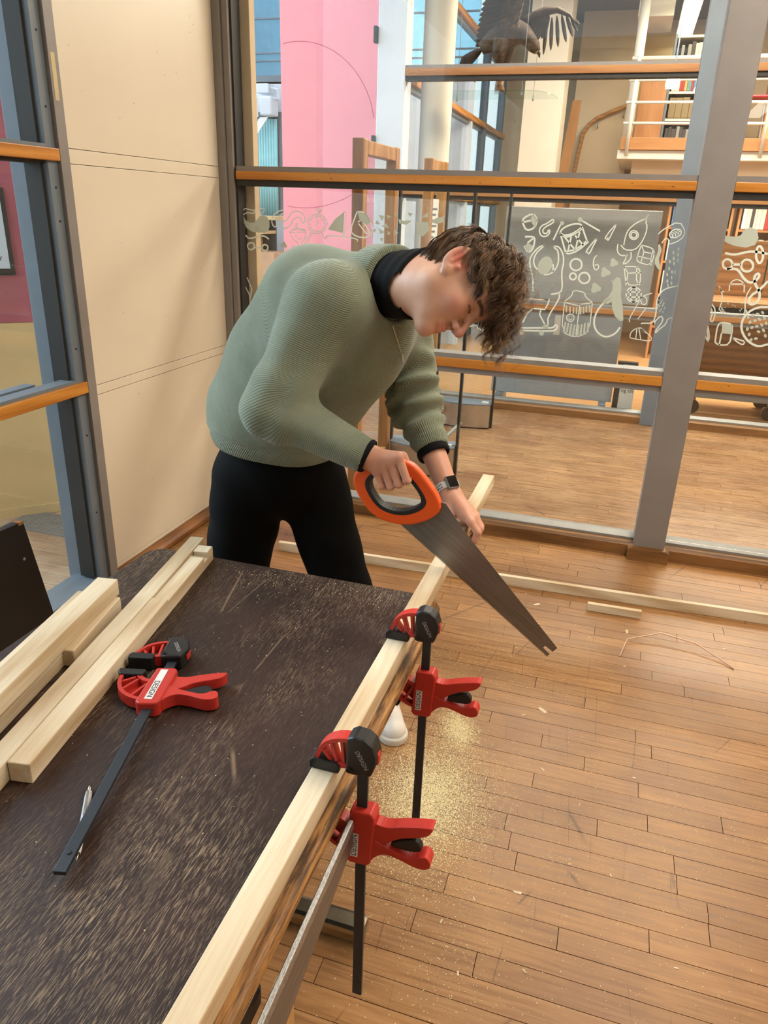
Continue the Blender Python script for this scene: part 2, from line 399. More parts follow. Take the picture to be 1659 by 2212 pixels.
hf = struct(MB().box(-4.5, 4.0, 3.56, 6.22, -.06, -.0125).build('floor_hall', M['gap']))
plank_floor(hf, -2.6, 3.2, 3.67, 6.16, M['hallfloor'], lmin=.4, lmax=1.5, near=lambda x, y: -1.3 < x < 1.75 and y < 6.1, limit=290)
struct(MB().box(-2.1, 4.0, 3.63, 6.3, 3.6, 3.7).build('ceiling_hall', M['wallwhite']))
struct(MB().box(3.6, 3.7, 3.62, 6.2, 0, 3.7).build('wall_hall_right', M['beige']))
w3 = partition('window_3', 6.2, -1.80, 3.5, (.283, .390), None, zmax=4.2, rails=((.845, .885), (1.66, 1.70), (2.48, 2.53)), front=False, gm='glass2')
struct(MB().bbox(-2.02, -1.80, 6.14, 6.32, 0, 4.2, .004).build('trim_2', M['whitepaint']))

# old staples and nicks left in the front rails
r0 = random.Random(9); stp = MB()
for z in (.872, 1.676):
    for _ in range(16):
        x = r0.uniform(-1.7, .2) if r0.random() < .75 else r0.uniform(.4, 1.3); a = r0.uniform(-.6, .6) if r0.random() < .6 else r0.uniform(1, 2); L = r0.uniform(.004, .012); zz = z+r0.uniform(-.012, .012)
        stp.tube([(x, PY-.0585, zz), (x+L*math.cos(a), PY-.0585, zz+L*math.sin(a)*.7)], .0009, 5)
stp.build('staples', M['darksteel'], w2, kind='stuff')

# ------------------------------------------------------------------ hall behind the glass: library gates
M['gatewood'] = wood('oak_gate_frame', (150, 100, 52), (190, 138, 82), 'Z', .8, .4)
M['stainless'] = plain('brushed_stainless', (200, 196, 190), .3, metal=.9, var=.05, scale=20)
M['darkedge'] = plain('dark_glass_edge', (52, 56, 58), .3)
M['paper'] = plain('white_paper', (222, 218, 212), .7, var=.02)
M['ink'] = plain('grey_ink', (90, 88, 88), .7)
def gate(y0, y1, xr, label, lab2, note):
    xg = -1.31
    g = thing('gate_wing', label, 'gate', (xg, (y0+y1)/2, 0), group='wood framed gate wings in the hall')
    L = (y1-y0)/2
    for s in (-1, 1):
        MB().bbox(-.03, .03, s*L-.035, s*L+.035, 0, 1.86, .006).build('post', M['gatewood'], g)
    MB().bbox(-.028, .028, -L+.035, L-.035, 1.79, 1.855, .004).build('top_rail', M['gatewood'], g)
    MB().bbox(-.028, .028, -L+.035, L-.035, .05, .16, .004).build('bottom_rail', M['gatewood'], g)
    MB().box(-.003, .003, -L+.034, L-.034, .16, 1.79).build('pane', M['glass2'], g)
    if note:
        n = MB().box(.004, .006, L-.30, L-.09, .95, 1.62).build('notice', M['paper'], g)
        for k in range(14):
            MB().box(.0062, .0068, L-.28, L-.13-.07*((k*7) % 3)/2, 1.55-k*.036, 1.563-k*.036).build('print_line', M['ink'], n)
    p = thing('gate_pedestal', lab2, 'pedestal', (xg+.04, y1+.05, 0), group='stainless gate pedestals')
    W_ = xr-xg-.06; pts = []
    for k in range(9):
        u = k/8; pts.append((u*W_, -.085*math.sin(math.pi*u)*.55-.05))
    pts += [(W_, .09), (0, .09)]
    MB().prism(pts, .012, .185, lambda u, v, w: (u, v, w)).build('housing', M['stainless'], p)
    MB().prism([(u, v*1.04-.002) for u, v in pts], .185, .193, lambda u, v, w: (u, v, w)).build('lid', M['bluesteel'], p)
    MB().prism([(u, v*.8) for u, v in pts], 0, .012, lambda u, v, w: (u, v, w)).build('foot', M['darksteel'], p)
    MB().box(W_-.07, W_-.02, -.03, .0, .193, .203).build('sensor_cap', M['paper'], p)
    MB().box(0, W_, .012, .018, .193, 1.72).build('pane', M['glass2'], p)
    MB().bbox(W_, W_+.016, -.005, .03, .0, 1.74, .002).build('edge_post', M['darkedge'], p)
    MB().bbox(-.014, .0, -.005, .03, .0, 1.74, .002).build('edge_post', M['darkedge'], p)
    return p
pa = gate(3.75, 4.30, -.835, 'near wood framed glass gate wing rising behind the bent person', 'near stainless gate pedestal with glass blade, left of the cut beam', False)
gate(5.12, 5.50, -.815, 'far wood framed glass gate wing with a printed notice', 'far stainless gate pedestal with glass blade, against the second glass wall', True)
MB().prism([(0, 0), (.02, 0), (.02, .012), (0, .012)], 0, .55, lambda u, v, w: (.30+u+.03*w, .02+w, .19+v-.02*w)).build('link_bar', M['alu'], pa)

# brushed steel board behind the second glass wall
M['brushed'] = None
q = N('brushed_board'); v = q.mapping((2, 2, 160)); f = q.noise(v, 4, 4)
q.base(q.ramp(f, [(.3, lin((164, 172, 182))), (.7, lin((190, 196, 204)))])); q.rough(.26); q.b.inputs['Metallic'].default_value = .2; M['brushed'] = q.m
q = N('polished_board'); v = q.mapping((2, 2, 160)); f = q.noise(v, 4, 4)
q.base(q.ramp(f, [(.3, lin((178, 176, 178))), (.7, lin((204, 202, 202)))])); q.rough(.22); q.b.inputs['Metallic'].default_value = .25; M['brushed2'] = q.m
bd = thing('display_board', 'large brushed metal board standing behind the second glass wall', 'board', (-.45, 6.42, 0))
MB().bbox(-.53, .66, -.02, .02, .90, 1.60, .004).build('upper_sheet', M['brushed2'], bd)
MB().bbox(-.53, .49, -.02, .02, .10, .89, .004).build('lower_sheet', M['brushed'], bd)
for x in (-.45, .42):
    MB().bbox(x-.03, x+.03, -.15, .2, 0, .1, .004).build('foot', M['bluesteel'], bd)
MB().box(-.05, 0.0, -.023, -.02, .62, .78).build('white_label', M['paper'], bd)
pl = thing('leaflet_stand', 'small stand of dark leaflets beside the brushed metal board', 'stand', (.125, 6.34, 0))
MB().bbox(-.075, .085, -.02, .03, .06, .46, .003).build('board', M['darkedge'], pl); MB().box(-.03, .085, -.024, -.02, .08, .44).build('leaflet', M['paper'], pl)
MB().box(-.08, .09, -.03, .05, 0, .06).build('foot', M['darksteel'], pl)
t = link('lettering', text_mesh('ng till', .045), M['ink'], pl); t.location = (.03, -.026, .23); t.rotation_euler = (R(90), 0, 0)

# pink lacquered wall, white post, hinges
pw = struct(MB().box(-3.17, -2.06, 6.9, 6.98, 0, 4.2).build('wall_pink', M['pink']))
def arc_line(cx, cz, r, a0, a1, n=24):
    pts = []
    for k in range(n+1):
        a = a0+(a1-a0)*k/n; x, z = cx+r*math.cos(a), cz+r*math.sin(a)
        if -3.17 < x < -2.08: pts.append((x, 6.8995, z))
    return MB().tube(pts, .003, 4)
M['pinkline'] = plain('dark_pink_groove', (214, 118, 140), .5)
arc_line(-3.0, 1.45+.70, .72, R(10), R(120)).build('groove', M['pinkline'], pw)
arc_line(-2.98, 2.55, 1.02, R(-115), R(-35)).build('groove', M['pinkline'], pw)
MB().box(-2.07, -2.045, 6.86, 6.98, 0, 4.2).build('edge_profile', plain('wine_red_edge', (128, 44, 58), .4), pw)
hg = MB()
for z in (2.02, 2.75): hg.bbox(-2.05, -2.025, 6.12, 6.17, z-.05, z+.05, .004)
for z in (2.02, 2.75):
    tag(MB().bbox(-2.048, -2.02, 6.11, 6.16, z-.055, z+.055, .004).build('door_hinge', M['darkedge']), 'dark steel hinge on the white post, %s' % ('lower one beside the gate wing' if z < 2.4 else 'upper one near the picture top'), 'hinge', 'hinges on the white post')

# daylit room far behind, seen left of the pink wall
struct(MB().box(-6.5, -2.08, 3.3, 10, -.06, 0).build('floor_far_room', M['leftfloor']))
fw = struct(MB().box(-6.0, -1.9, 9.2, 9.3, 0, 2.9).build('wall_far_room', M['whitepaint']))
win = struct(MB().box(-5.2, -4.22, 9.16, 9.2, 1.45, 2.58).build('window_4', M['bluesteel']))
MB().box(-5.15, -4.27, 9.150, 9.16, 1.5, 2.53).build('pane', plain('dark_window_glass', (66, 78, 86), .12), win)
cu = MB()
for k in range(7): cu.tube([(-4.28-.035*k, 9.13, 1.42), (-4.275-.035*k, 9.125, 2.5)], .022, 8)
tag(cu.build('curtain', plain('teal_curtain', (150, 206, 214), .8), smooth=True), 'pale teal curtain at the far dark window', 'curtain')
rf = struct(MB().box(-6.0, -1.9, 9.3, 9.34, 2.95, 5.2).build('window_5', glass('skylight_glass', (.62, .86, .97), .6)))
MB().box(-6.0, -1.9, 9.2, 9.3, 2.88, 2.97).build('sill', M['bluesteel'], rf)
for z in (3.12, 3.2, 3.55, 3.9, 4.25, 4.6): MB().box(-6, -1.9, 9.25, 9.29, z, z+.014).build('glazing_bar', M['bluesteel'], rf)
MB().tube([(-4.70, 9.24, 3.0), (-4.82, 9.24, 5.0)], .02, 6).build('glazing_bar', M['bluesteel'], rf)
sp = thing('spotlight', 'white theatre spotlight with open barn doors on the far wall', 'lamp', (-4.36, 9.05, 2.70))
MB().bbox(-.10, .06, -.05, .1, .06, .16, .01).build('bracket_box', M['whitepaint'], sp)
MB().tube([(.07, 0, .12), (.16, 0, .10), (.17, 0, .0), (.1, 0, .0)], .014, 6).build('cable', M['whitepaint'], sp)
MB().bbox(-.03, .13, -.12, .08, -.18, .02, .02).build('housing', M['whitepaint'], sp)
MB().add([(-.05, -.12, .0), (-.05, -.12, -.2), (-.24, -.2, -.24), (-.24, -.2, .0), (-.05, -.11, .0), (-.05, -.11, -.2), (-.24, -.19, -.24), (-.24, -.19, .0)], [(0, 1, 2, 3), (7, 6, 5, 4), (0, 3, 7, 4), (1, 5, 6, 2), (3, 2, 6, 7), (0, 4, 5, 1)]).build('barn_door', M['paper'], sp)
MB().add([(-.02, -.12, -.2), (.08, -.12, -.2), (-.02, -.2, -.38), (-.12, -.2, -.36), (-.02, -.11, -.2), (.08, -.11, -.2), (-.02, -.19, -.38), (-.12, -.19, -.36)], [(0, 1, 2, 3), (7, 6, 5, 4), (0, 3, 7, 4), (1, 5, 6, 2), (3, 2, 6, 7), (0, 4, 5, 1)]).build('barn_door', M['paper'], sp)
# shelf with odds and ends under the far window
sh = thing('low_shelf', 'open wooden shelf under the far window, left of the pink wall', 'shelf', (-4.32, 8.7, 0))
for z in (.45, .85, 1.22): MB().box(-.55, .14, -.18, .18, z, z+.035).build('shelf_board', M['sand'], sh)
for x in (-.56, -.08): MB().box(x, x+.035, -.18, .18, 0, 1.40).build('upright', M['sand'], sh)
MB().box(-.55, .14, .17, .19, 0, 1.38).build('back', M['darkedge'], sh)
MB().box(-.08, .30, -.25, .19, 0, 1.02).build('side_cabinet', plain('pale_oak', (206, 166, 132), .5), sh)
MB().box(-.56, .30, -.2, .2, 1.38, 1.42).build('top', M['sand'], sh)
pf = thing('toy_figure', 'small white and blue figure on the low shelf, behind the glasses doodle', 'toy', (-4.58, 8.42, .885))
MB().lathe([(.0, 0), (.09, 0), (.10, .1), (.06, .2), (.05, .24), (.09, .3), (.09, .36), (.0, .4)], 14).build('body', M['paper'], pf, True)
MB().lathe([(.0, .38), (.09, .39), (.10, .43), (.02, .55), (.0, .55)], 14).build('cap', plain('cobalt_blue', (52, 70, 170), .4), pf, True)

# ------------------------------------------------------------------ library behind the second glass wall
M['darkceil'] = plain('dark_grey_ceiling', (112, 104, 98), .8, var=.03)
M['whitewood'] = plain('white_painted_metal', (220, 210, 196), .4, var=.02)
M['oak'] = wood('warm_oak', (156, 102, 58), (188, 136, 88), 'X', .7, .45); M['oakZ'] = wood('warm_oak_upright', (156, 102, 58), (188, 136, 88), 'Z', .7, .45)
M['darkoak'] = wood('dark_oak', (96, 60, 32), (132, 86, 48), 'X', .7, .4)
struct(MB().box(-2.1, 6, 6.3, 13, -.06, 0).build('floor_library', wood('library_floor_wood', (164, 116, 72), (200, 152, 104), 'X', .8, .35, 'World')))
struct(MB().box(-2.0, 6, 6.31, 12.6, 3.86, 3.96).build('ceiling_library', M['darkceil']))
wbk = struct(MB().box(-2.0, 6, 11.5, 11.6, 0, 3.86).build('wall_library_back', M['beige']))
struct(MB().box(5.2, 5.3, 6.3, 11.5, 0, 3.86).build('wall_library_right', M['beige']))
struct(MB().bbox(-1.36, -.93, 9.4, 9.9, 0, 3.86, .004).build('wall_pier', M['wallwhite']))
struct(MB().box(-.93, -.2, 10.9, 11.5, 0, 3.86).build('wall_stair', M['beige']))
struct(MB().box(-.26, .10, 9.6, 10.4, 3.52, 3.86).build('trim_3', M['wallwhite']))
cl = struct(MB().lathe([(0, 0), (.13, 0), (.13, 3.86), (0, 3.86)], 28, Matrix.Translation((-1.69, 6.72, 0))).build('trim_4', M['wallwhite'])); autosmooth(cl, 40)
fa = struct(MB().bbox(-1.98, -1.90, 10.05, 10.17, 0, 3.86, .003).build('window_6', M['bluesteel']))
for y in (6.55, 8.1, 11.3): MB().bbox(-1.98, -1.90, y, y+.12, 0, 3.86, .003).build('mullion', M['bluesteel'], fa)
for z in (.85, 1.66, 2.50, 3.34):
    MB().bbox(-1.92, -1.88, 6.4, 11.5, z, z+.055, .003).build('wood_rail', M['railY'], fa); MB().box(-1.97, -1.92, 6.4, 11.5, z-.04, z+.075).build('rail_core', M['bluesteel'], fa)
for z0, z1 in ((0, .81), (.92, 1.62), (1.73, 2.46), (2.57, 3.3), (3.41, 3.86)): MB().box(-1.95, -1.946, 6.4, 11.5, z0, z1).build('pane', M['glass2'], fa)
nb = struct(MB().box(-5.2, -5.0, 9.4, 16, 0, 5.5).build('wall_neighbour', plain('pale_grey_render', (176, 178, 184), .8)))

# lamps
M['tube'] = emit('fluorescent_diffuser', (255, 238, 190), 14.0)
for k, (y0, y1, x, wv, lab) in enumerate(((9.2, 11.35, .27, .085, 'long warm fluorescent lamp under the library ceiling, beside the blue steel post'), (8.15, 8.6, .17, .055, 'short hanging lamp in front of the mezzanine shelves'))):
    z = 3.60 if k == 0 else 2.72
    L_ = thing('ceiling_lamp', lab, 'lamp', (x, (y0+y1)/2, z))
    h = (y1-y0)/2
    MB().bbox(-wv-.01, wv+.01, -h-.01, h+.01, .012, .05, .004).build('housing', M['whitewood'], L_); MB().bbox(-wv, wv, -h, h, -.012, .012, .004).build('diffuser', M['tube'], L_)
    for s_ in (-1, 1): MB().tube([(0, s_*h*.7, .05), (0, s_*h*.7, 3.86-z)], .004, 6).build('hanger', M['bluesteel'], L_)

# mezzanine
mz = struct(MB().box(-.26, 5.2, 9.0, 11.5, 2.12, 2.20).build('floor_mezzanine', M['whitewood']))
MB().bbox(-.24, 5.2, 8.97, 9.0, 2.205, 2.32, .003).build('wood_fascia', M['oak'], mz); MB().box(-.24, 5.2, 9.0, 11.5, 2.2, 2.30).build('deck', M['oak'], mz)
MB().box(-.10, 5.2, 9.25, 9.4, 1.95, 2.12).build('soffit_beam', M['beige'], mz)
rl_ = thing('mezzanine_railing', 'white tubular railing along the edge of the library mezzanine', 'railing', (0, 8.96, 2.2))
for z in (.25, .44, .64, .83): MB().tube([(-.24, 0, z), (5.2, 0, z)], .014 if z < .8 else .02, 8).build('rail', M['whitewood'], rl_, True)
for x in (-.17, 1.12, 2.4): MB().tube([(x, -.03, -.06), (x, -.03, .86)], .018, 8).build('post', M['whitewood'], rl_, True)
tag(MB().tube([(-.19, 9.3, 2.32), (-.19, 9.3, 3.86)], .05, 14).build('pipe', M['whitewood'], smooth=True), 'white vertical pipe rising from the mezzanine to the ceiling', 'pipe')
tag(MB().bbox(-.13, .15, 9.75, 9.82, 2.305, 2.95, .004).build('wood_screen', M['oakZ']), 'brown wooden screen panel at the left end of the mezzanine shelves', 'screen')
def bookcase(name, label, x0, x1, y, z0, levels, pitch, mat, side):
    b = thing(name, label, 'bookcase', ((x0+x1)/2, y, z0)); h = (x1-x0)/2; H = levels*pitch+.04
    for s_ in (-1, 1): MB().box(s_*h-.012, s_*h+.012, -.14, .14, 0, H).build('side_panel', side, b)
    MB().box(-h, h, .13, .145, 0, H).build('back_panel', side, b)
    for k in range(levels+1): MB().box(-h+.012, h-.012, -.14, .13, k*pitch+.002, k*pitch+.026).build('shelf', mat, b)
    return b
BOOKC = [plain('book_cloth_%s' % n, c, .6, var=.08) for n, c in (('cream', (226, 214, 190)), ('white', (232, 228, 222)), ('blue', (92, 124, 168)), ('red', (168, 52, 46)), ('grey', (150, 146, 140)), ('dark', (66, 60, 58)), ('ochre', (206, 160, 84)), ('teal', (96, 140, 136)))]
OLIVE = plain('olive_box_file', (132, 112, 74), .6)
unitb = {}
def book_mesh(m):
    if m.name not in unitb:
        mb = MB().bbox(-.5, .5, -.5, .5, 0, 1, .04); me = bpy.data.meshes.new('book'); me.from_pydata(mb.v, [], mb.f); me.materials.append(m); unitb[m.name] = me
    return unitb[m.name]
HUE = ('cream', 'white', 'blue', 'red', 'grey', 'dark', 'ochre', 'teal')
def row_of_books(x0, x1, y, z, hmax, label, group, wmin=.018, wmax=.045, mats=None, cat='book', name='book', seed=1, depth=.17, fill=.95):
    r = random.Random(seed); x = x0
    while x < x1-wmin:
        w_ = min(r.uniform(wmin, wmax), x1-x)
        if r.random() < fill:
            bm_ = r.choice(mats or BOOKC); hue = bm_.name.split('_')[-1]; hue = hue if hue in HUE else ''
            o = bpy.data.objects.new(name, book_mesh(bm_)); COL.objects.link(o); o.location = (x+w_/2, y, z); o.scale = (w_-.001, depth, hmax*r.uniform(.8, 1)); tag(o, (hue+' '+label).strip(), cat, group)
        x += w_
bookcase('mezzanine_bookcase', 'grey metal bookcase with box files and books on the mezzanine', .17, 1.02, 10.1, 2.303, 4, .27, M['whitewood'], M['bluesteel'])
row_of_books(.20, .98, 10.05, 2.57+.03, .21, 'olive box file with a pale label on the mezzanine bookcase', 'box files on the mezzanine', .07, .075, [OLIVE], 'box file', 'box_file', 3, .2)
row_of_books(.20, .98, 10.05, 2.333, .19, 'volume on the lowest shelf of the mezzanine bookcase', 'books on the lowest mezzanine shelf', .03, .06, BOOKC[4:6], seed=4)
row_of_books(.20, .98, 10.05, 2.84+.032, .20, 'book on the third shelf of the mezzanine bookcase', 'books on the third mezzanine shelf', .022, .05, seed=5)
row_of_books(.20, .98, 10.05, 3.11+.032, .21, 'slim volume on the upper shelf of the mezzanine bookcase', 'books on the upper mezzanine shelf', .02, .045, BOOKC[4:6]+BOOKC[:1], seed=6, fill=.8)
bookcase('mezzanine_bookcase', 'oak bookcase with thin white journals at the right of the mezzanine', 1.18, 1.75, 9.7, 2.303, 3, .32, M['oak'], M['oakZ'])
for k in range(3): row_of_books(1.21, 1.72, 9.64, 2.335+.32*k, .24, 'thin journal on the %s shelf of the right mezzanine bookcase' % ('bottom', 'middle', 'top')[k], 'journals on the mezzanine', .02, .035, BOOKC[:2]+BOOKC[6:7], 'journal', 'journal', 10+k)
rc = thing('red_chair', 'red shell chair on the mezzanine beside the right bookcase', 'chair', (1.0, 9.35, 2.303))
MB().bbox(-.2, .16, -.17, .17, .40, .43, .012).build('seat', plain('red_shell', (158, 34, 44), .4), rc); MB().prism([(.12, .42), (.16, .42), (.24, .80), (.21, .81)], -.16, .16, lambda u, v, w: (u, w, v)).build('backrest', bpy.data.materials['red_shell'], rc)
for sx in (-.17, .13):
    for sy in (-.15, .15): MB().tube([(sx*1.2, sy*1.2, 0), (sx, sy, .40)], .01, 6).build('leg', M['alu'], rc)
# ground floor bookcases
bookcase('bookcase', 'tall oak bookcase full of books below the mezzanine', .38, 1.02, 9.5, 0, 5, .36, M['oak'], M['oakZ'])
for k in range(1, 5): row_of_books(.41, .99, 9.44, .36*k+.028, .27, 'book on the %s shelf of the oak bookcase left of the post' % ('', 'second lowest', 'middle', 'fourth', 'top')[k], 'books in the left oak bookcase', .022, .05, seed=20+k)
bookcase('bookcase', 'second oak bookcase below the mezzanine at the right picture edge', 1.10, 1.95, 9.5, 0, 5, .36, M['oak'], M['oakZ'])
for k in range(3, 5): row_of_books(1.13, 1.92, 9.44, .36*k+.028, .27, 'book on the %s shelf of the oak bookcase at the right edge' % ('', '', '', 'fourth', 'top')[k], 'books in the right oak bookcase', .022, .05, mats=BOOKC[:2]+BOOKC[3:6], seed=30+k)
# rolling counter
rcn = thing('rolling_counter', 'brown wooden rolling counter on castors behind the second glass wall', 'counter', (1.16, 6.95, 0))
MB().bbox(-.53, .75, -.25, .30, .26, .86, .006).build('body', M['darkoak'], rcn); MB().bbox(-.55, .78, -.28, .33, .90, .945, .004).build('top_board', M['oak'], rcn)
MB().box(-.53, .75, -.22, .30, .86, .90).build('shadow_gap', M['darksteel'], rcn); MB().bbox(-.53, .75, -.26, -.25, .27, .36, .003).build('plinth_strip', M['oak'], rcn)
MB().bbox(-.55, .78, .34, .38, .5, 1.40, .004).build('back_panel', M['oak'], rcn); MB().box(-.02, -.01, .335, .341, .95, 1.38).build('panel_joint', M['darksteel'], rcn)
MB().box(-.53, .75, -.3, -.26, .16, .20).build('foot_rail', M['alu'], rcn)
for x in (-.45, .16, .24, .68):
    for y in (-.2, .25):
        cs = MB().lathe([(0, -.02), (.055, -.02), (.06, -.012), (.06, .012), (.055, .02), (0, .02)], 18, Matrix.Translation((x, y, .06)) @ Matrix.Rotation(R(90), 4, 'X')).build('castor', M['darkedge'], rcn); autosmooth(cs)
        MB().box(x-.02, x+.02, y-.03, y+.03, .12, .262).build('castor_fork', M['alu'], rcn)
# leaning plank and stair handrail
lp = MB().prism([(-.90, 2.83), (-.80, 2.83), (-.90, 1.0), (-1.08, 1.0)], 10.3, 10.36, lambda u, v, w: (u, w, v))
struct(lp.build('trim_5', M['oakZ']))
hr = thing('stair_handrail', 'bent wooden stair handrail fixed to the beige library wall', 'handrail', (0, 10.83, 0))
MB().tube([(-.27, 0, 2.83), (-.45, 0, 2.765), (-.62, 0, 2.69), (-.71, 0, 2.62), (-.77, 0, 2.52), (-.80, 0, 2.3), (-.83, 0, 2.0), (-.87, 0, 1.5)], .026, 8).build('rail', M['oak'], hr, True)
for x, z in ((-.30, 2.80), (-.60, 2.68)): MB().tube([(x, 0, z-.02), (x, .0, z-.08), (x, .07, z-.09)], .008, 6).build('bracket', M['alu'], hr)

# ------------------------------------------------------------------ mounted eagle on a hanging glass shelf
M['feather'] = None
q = N('brown_feathers'); v = q.mapping((1, 1, 1)); n1 = q.noise(v, 30, 5, .6); n2 = q.noise(v, 55, 2)
col = q.ramp(n1, [(.3, lin((40, 29, 23))), (.55, lin((74, 54, 40))), (.78, lin((132, 104, 76)))])
q.base(col); q.rough(.8); q.bump(n2, .4, .004); M['feather'] = q.m
M['darkfeather'] = plain('dark_flight_feathers', (56, 43, 38), .7, var=.2, scale=25); M['talon'] = plain('yellow_beak', (196, 160, 74), .5); M['beakdark'] = plain('dark_beak', (44, 38, 36), .4)
eg = thing('eagle', 'stuffed brown eagle with spread wings hanging above the library entrance', 'eagle', (-1.285, 7.5, 2.945))
def ell_mesh(c, r, rot=None, seg=20, rings=12):
    mb = MB(); prof = [(math.sin(math.pi*k/rings), -math.cos(math.pi*k/rings)) for k in range(rings+1)]
    Mm = Matrix.Translation(c) @ (rot or Matrix.Identity(4)) @ Matrix.Diagonal((*r, 1)); mb.lathe([(max(p[0], 1e-3), p[1]) for p in prof], seg, Mm); return mb
bd_ = MB()
bd_.tube([(-.22, 0, -.06), (-.12, 0, .0), (0, 0, .05), (.08, 0, .06), (.15, -.01, .04), (.21, -.02, -.01), (.255, -.02, -.06), (.285, -.02, -.095)], [.05, .085, .115, .105, .078, .060, .052, .028], 18)
bd_.tube([(-.03, -.04, .0), (-.045, -.04, -.13), (-.03, -.04, -.20)], [.085, .06, .024], 12); bd_.tube([(.02, .05, .0), (-.0, .05, -.13), (.0, .05, -.20)], [.08, .055, .024], 12)
bd_.build('body', M['feather'], eg, True)
MB().tube([(.272, -.02, -.085), (.300, -.02, -.108), (.305, -.02, -.140)], [.022, .015, .004], 10).build('beak', M['beakdark'], eg, True)
MB().tube([(.25, -.03, -.078), (.283, -.026, -.102)], [.021, .019], 10).build('cere', M['talon'], eg, True)
for x, y in ((-.03, -.04), (.0, .05)):
    MB().tube([(x, y, -.19), (x+.005, y, -.255)], .017, 8).build('foot', M['talon'], eg, True)
def feather(name, root, tip, w_, nrm, mat, parent):
    root, tip, nrm = Vector(root), Vector(tip), Vector(nrm).normalized(); d = tip-root; s_ = d.cross(nrm).normalized(); nrm = s_.cross(d).normalized(); mb = MB(); prof = ((0, .25), (.2, .8), (.5, 1), (.8, .8), (.94, .4), (1, .05))
    for t_, ww in prof:
        c = root+d*t_
        mb.v += [tuple(c+s_*w_*ww+nrm*.001), tuple(c+nrm*.006), tuple(c-s_*w_*ww+nrm*.001), tuple(c-nrm*.004)]
    for k in range(len(prof)-1):
        for j in range(4): mb.f.append((4*k+j, 4*k+(j+1) % 4, 4*k+4+(j+1) % 4, 4*k+4+j))
    mb.f += [(0, 1, 2, 3)[::-1], tuple(4*(len(prof)-1)+j for j in range(4))]
    return mb.build(name, mat, parent)
# right-hand wing: arm stretched to the side, flight feathers hanging
wr = MB().tube([(.05, .04, .09), (.18, .05, .17), (.30, .05, .215), (.41, .05, .225), (.52, .05, .18), (.57, .05, .13)], [.06, .07, .065, .05, .03, .012], 12, flat=.5).build('wing', M['feather'], eg, True); wr['label'] = 'outstretched wing with separate flight feathers'
for (x0, z0), (x1, z1) in zip(((.33, .16), (.37, .17), (.41, .18), (.45, .185), (.49, .18), (.53, .165), (.55, .15)), ((.33, -.11), (.39, -.08), (.45, -.055), (.515, -.02), (.565, .02), (.60, .06), (.61, .11))):
    feather('flight_feather', (x0, .05, z0), (x1, .04, z1), .017, (0, -1, 0), M['darkfeather'], wr)
for k in range(9):
    t_ = k/8; a = (.10+.24*t_, .045, .13+.07*t_); an = R(-112+10*t_); L = .19
    feather('covert_feather', a, (a[0]+L*math.cos(an), .05, a[2]+L*math.sin(an)), .028, (0, -1, 0), M['feather'], wr)
wl_ = MB().tube([(.03, -.03, .08), (.08, -.03, .20), (.11, -.03, .34), (.16, -.03, .50)], [.085, .07, .06, .045], 12, flat=.5).build('wing', M['feather'], eg, True); wl_['label'] = 'raised wing'
for k in range(14):
    t_ = k/13; a = (.02+.12*t_, -.02, .06+.42*t_); tip = (-.27+.10*t_*t_, -.01-.002*k, -.04+.50*t_)
    feather('flight_feather', a, tip, .040, (.1, -1, 0), M['darkfeather'], wl_)
for k in range(12):
    t_ = k/11; a = (.06+.11*t_, -.075, .06+.42*t_); tip = (-.10+.10*t_, -.085, -.02+.46*t_)
    feather('covert_feather', a, tip, .034, (.1, -1, 0), M['feather'], wl_)
for k in range(10):
    t_ = k/9; a = (.10+.09*t_, -.09, .10+.40*t_); feather('shoulder_feather', a, (a[0]-.09, -.10, a[2]-.06), .026, (.1, -1, 0), M['feather'], wl_)
for k in range(7):
    t_ = k/6-.5; feather('tail_feather', (-.20, .0+.02*t_, -.055), (-.41+.05*abs(t_), .10*t_, -.185-.09*t_), .026, (0, -.8, .6), M['darkfeather'], eg)
MB().tube([(-.02, 0, -.405), (-.03, 0, -.34), (-.02, 0, -.25)], [.05, .038, .034], 10).build('perch_branch', M['kerb'], eg, True)
gs = thing('glass_shelf', 'clear glass shelf hanging on wires under the stuffed eagle', 'shelf', (-1.36, 7.5, 2.52))
pts = [(-.42, -.25), (.35, -.25)]+[(.35+.2*math.sin(R(9*k)), -.25+.5*(1-math.cos(R(9*k)))) for k in range(1, 11)]+[(-.42, .25)]
MB().prism(pts, 0, .010, lambda u, v, w: (u, v, w)).build('plate', glass('shelf_glass', (.86, .93, .91), 1.0), gs)
for x, y in ((-.38, -.2), (.28, -.2), (-.38, .2), (.33, .2)):
    MB().tube([(x, y, -.02), (x, y, 1.34)], .0025, 5).build('wire', M['alu'], gs); MB().lathe([(0, -.02), (.009, -.02), (.009, -.004), (0, -.002)], 8, Matrix.Translation((x, y, 0))).build('wire_stop', M['alu'], gs)

